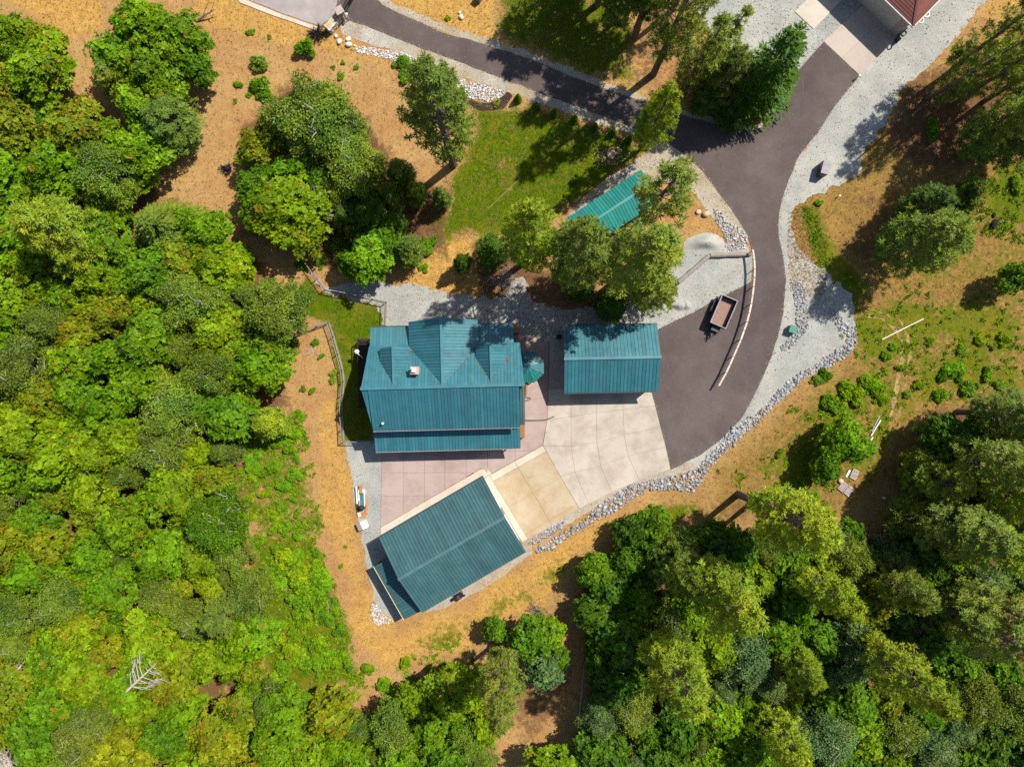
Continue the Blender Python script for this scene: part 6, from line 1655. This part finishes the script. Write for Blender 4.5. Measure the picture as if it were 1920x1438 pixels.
wv = add('marker_post', MB().tube([(0, 0, 0), (0, 0, .5)], .05, 8).tube([(0, 0, .5), (0, 0, .56)], .10, 8).mesh('marker_post', MT['white_paint'])); wv.location = W(1571, 369, 0); tag(wv, 'little white capped post in brown grass right of the driveway', 'post')
# stump in the lawn
st = Thing('tree_stump', 'cut tree stump ringed with wood chips in the lawn', 'stump', tuple(W(1146, 291)))
mb = MB(); n = 18
ring_ = [(.56 * (1 + .12 * math.sin(3 * t) + .08 * math.sin(5 * t + 1))) for t in np.linspace(0, 2 * math.pi, n, endpoint=False)]
c = W(1146, 291)
mb.v = [(c.x + r * 1.25 * math.cos(2 * math.pi * i / n), c.y + r * 1.25 * math.sin(2 * math.pi * i / n), -.02) for i, r in enumerate(ring_)] + [(c.x + r * math.cos(2 * math.pi * i / n), c.y + r * math.sin(2 * math.pi * i / n), .32) for i, r in enumerate(ring_)]
mb.f = [[i, (i + 1) % n, n + (i + 1) % n, n + i] for i in range(n)]
st.part('bark_ring', mb, 'bark')
mb = MB(); mb.v = [(c.x + r * .97 * math.cos(2 * math.pi * i / n), c.y + r * .97 * math.sin(2 * math.pi * i / n), .325) for i, r in enumerate(ring_)]; mb.f = [list(range(n))]
st.part('cut_face', mb, 'stump')
rg2 = np.random.default_rng(8); n = 260; a = rg2.uniform(0, 6.28, n); r = np.abs(rg2.normal(.75, .32, n)) + .2
C = np.stack([c.x - .15 + r * 1.35 * np.cos(a), c.y + r * .85 * np.sin(a), np.full(n, .05)], 1)
tag(add('wood_chips', rocks_mesh(C, rg2.uniform(.04, .11, n), np.array([.46, .33, .16]) * rg2.uniform(.6, 1.25, (n, 1)), rg2, .5)), 'wood chips scattered round the tree stump', 'wood chips', None, 'stuff')

# burnt logs in the meadow, dark brush heaps
for (x, y, r, lab) in ((1863, 404, .34, 'upper small charred log end in the right meadow'), (1862, 421, .62, 'lower larger charred log lump in the right meadow')):
    o = add('charred_log', npmesh('charred_log', ICO_V * np.random.default_rng(int(x + y)).uniform(.75, 1.2, (12, 1)) * np.array([r * .7, r * 1.25, r * .5]), ICO_F, MT['charcoal'])); o.location = W(x, y, 0) + Vector((0, 0, r * .3)); o.rotation_euler[2] = -.5; tag(o, lab, 'charred log', 'charred lumps in the meadow')
o = add('brush_heap', bare_bush(31, 1.3, 40, 'charcoal', .35, .05)); o.location = W(596, 66); tag(o, 'dark brush heap at the end of the stone wall', 'brush heap')
o = add('brush_heap', bare_bush(32, .9, 26, 'charcoal', .4, .06)); o.location = W(427, 318); tag(o, 'charred brush heap alone at the right edge of the orange clearing', 'brush heap')
sk = add('tree_stump', MB().tube([(0, 0, -.05), (0, 0, .3), (0, 0, .42)], [.36, .30, .27], 12).mesh('tree_stump', MT['charcoal'])); sk.location = W(428.5, 316.5); tag(sk, 'black burnt stump inside the charred brush heap', 'stump')

# stone wall, pillar and gate at the old pavement
wl = Thing('stone_wall', 'low wall of tan stones running down from the gate pillar', 'wall', tuple(W(626, 50)))
a, b = W(637, 37), W(616, 62); rgw = np.random.default_rng(3); nW = 9
core = MB().beam(a + Vector((0, 0, .45)), b + Vector((0, 0, .45)), .5, .9); wl.part('core', core, 'grey_shop_wall')
for lay in range(4):
    for side in range(3):
        for i in range(nW):
            t = (i + .5 * (lay % 2) + .2) / (nW + .4); p = a.lerp(b, min(t, 1)); d = (b - a).normalized(); sdv = Vector((-d.y, d.x, 0))
            if lay < 3 and side == 1: continue
            pos = p + sdv * (side - 1) * .30 + Vector((0, 0, .16 + lay * .26))
            v = ICO_V * rgw.uniform(.8, 1.2, (12, 1)) * np.array([.24, .20, .15]); R3 = np.array(Matrix.Rotation(rgw.uniform(0, 3), 3, 'Z'))
            v = v @ R3.T + np.array(pos - wl.loc)
            add('stone', npmesh('stone', v, ICO_F, MT['stone' if rgw.random() < .7 else 'white_stone']), wl.o)
pl = Thing('gate_pillar', 'pinkish stone gate pillar at the upper end of the stone wall', 'pillar', tuple(W(643, 35)))
q0 = W(643, 35)
pl.part('shaft', MB().box((q0.x, q0.y, .9), (.75, .75, 1.8), .5), 'pink_wall'); pl.part('cap', MB().box((q0.x, q0.y, 1.86), (.95, .95, .14), .5), 'pink_wall')
for lay in range(6):
    for s in range(4):
        ang = .5 + s * math.pi / 2; pos = Vector((q0.x, q0.y, .18 + lay * .28)) + Vector((math.cos(ang), math.sin(ang), 0)) * .38
        v = ICO_V * rgw.uniform(.8, 1.15, (12, 1)) * np.array([.16, .3, .13]); R3 = np.array(Matrix.Rotation(ang, 3, 'Z')); v = v @ R3.T + np.array(pos - pl.loc)
        add('stone', npmesh('stone', v, ICO_F, MT['pink_wall']), pl.o)
ga_ = Thing('gate', 'black metal driveway gate standing open across the asphalt edge', 'gate', tuple(W(649, 26)))
a, b = W(648, 27), W(672, -14)
fr = MB()
for z in (.25, .95, 1.65): fr.beam(a + Vector((0, 0, z)), b + Vector((0, 0, z)), .07, .08)
for t in (0, 1): p = a.lerp(b, t); fr.tube([p + Vector((0, 0, .05)), p + Vector((0, 0, 1.75))], .06, 6)
ga_.part('frame', fr, 'black_paint')
for i in range(1, 24):
    p = a.lerp(b, i / 24); ga_.part('bar', MB().tube([p + Vector((0, 0, .26)), p + Vector((0, 0, 1.64))], .022, 5), 'black_paint')
ga_.part('opener', MB().box(a.lerp(b, .1) + Vector((.12, -.05, .7)), (.9, .16, .16), math.atan2((b - a).y, (b - a).x)), 'dark_metal')
pw = add('post', MB().tube([(0, 0, 0), (0, 0, 1.3)], .05, 8).box((0, 0, 1.35), (.22, .22, .18)).mesh('post', MT['white_paint'])); pw.name = 'keypad_post'; pw.location = W(655, 38, 0); tag(pw, 'slim white keypad post at the gravel beside the gate', 'post')

# ------------------------------------------------------------------ labels that single out each plant
BANDS = ((0, 'upper photo edge'), (110, 'upper driveway'), (230, 'lawn top'), (340, 'shed'), (450, 'curved fence top'), (560, 'house rear roofs'), (680, 'house ridge'),
         (770, 'porch roof'), (860, 'tan pad'), (950, 'workshop roof top'), (1050, 'workshop lower end'), (1150, 'lower dry slope'), (1260, 'leaning bare pole'), (1370, 'lower photo edge'))
ORD = ['', 'second', 'third', 'fourth', 'fifth', 'sixth', 'seventh', 'eighth', 'ninth', 'tenth', 'eleventh', 'twelfth', 'thirteenth', 'fourteenth', 'fifteenth', 'sixteenth', 'seventeenth', 'eighteenth', 'nineteenth', 'twentieth']
rowsR = {}
for o, d, x, y in REG:
    b = max(i for i, (yy, _) in enumerate(BANDS) if y >= yy or i == 0)
    rowsR.setdefault((d, b, x < 960), []).append((x, o))
for (d, b, left), lst in rowsR.items():
    lst.sort(key=lambda q_: q_[0], reverse=not left)
    side = 'left' if left else 'right'
    for i, (x, o) in enumerate(lst):
        if len(lst) == 1: o['label'] = '%s in the %s half, level with the %s' % (d, side, BANDS[b][1])
        else: o['label'] = '%s, %s from %s edge, level with the %s' % (d, (ORD[i] if i else 'first'), side, BANDS[b][1])
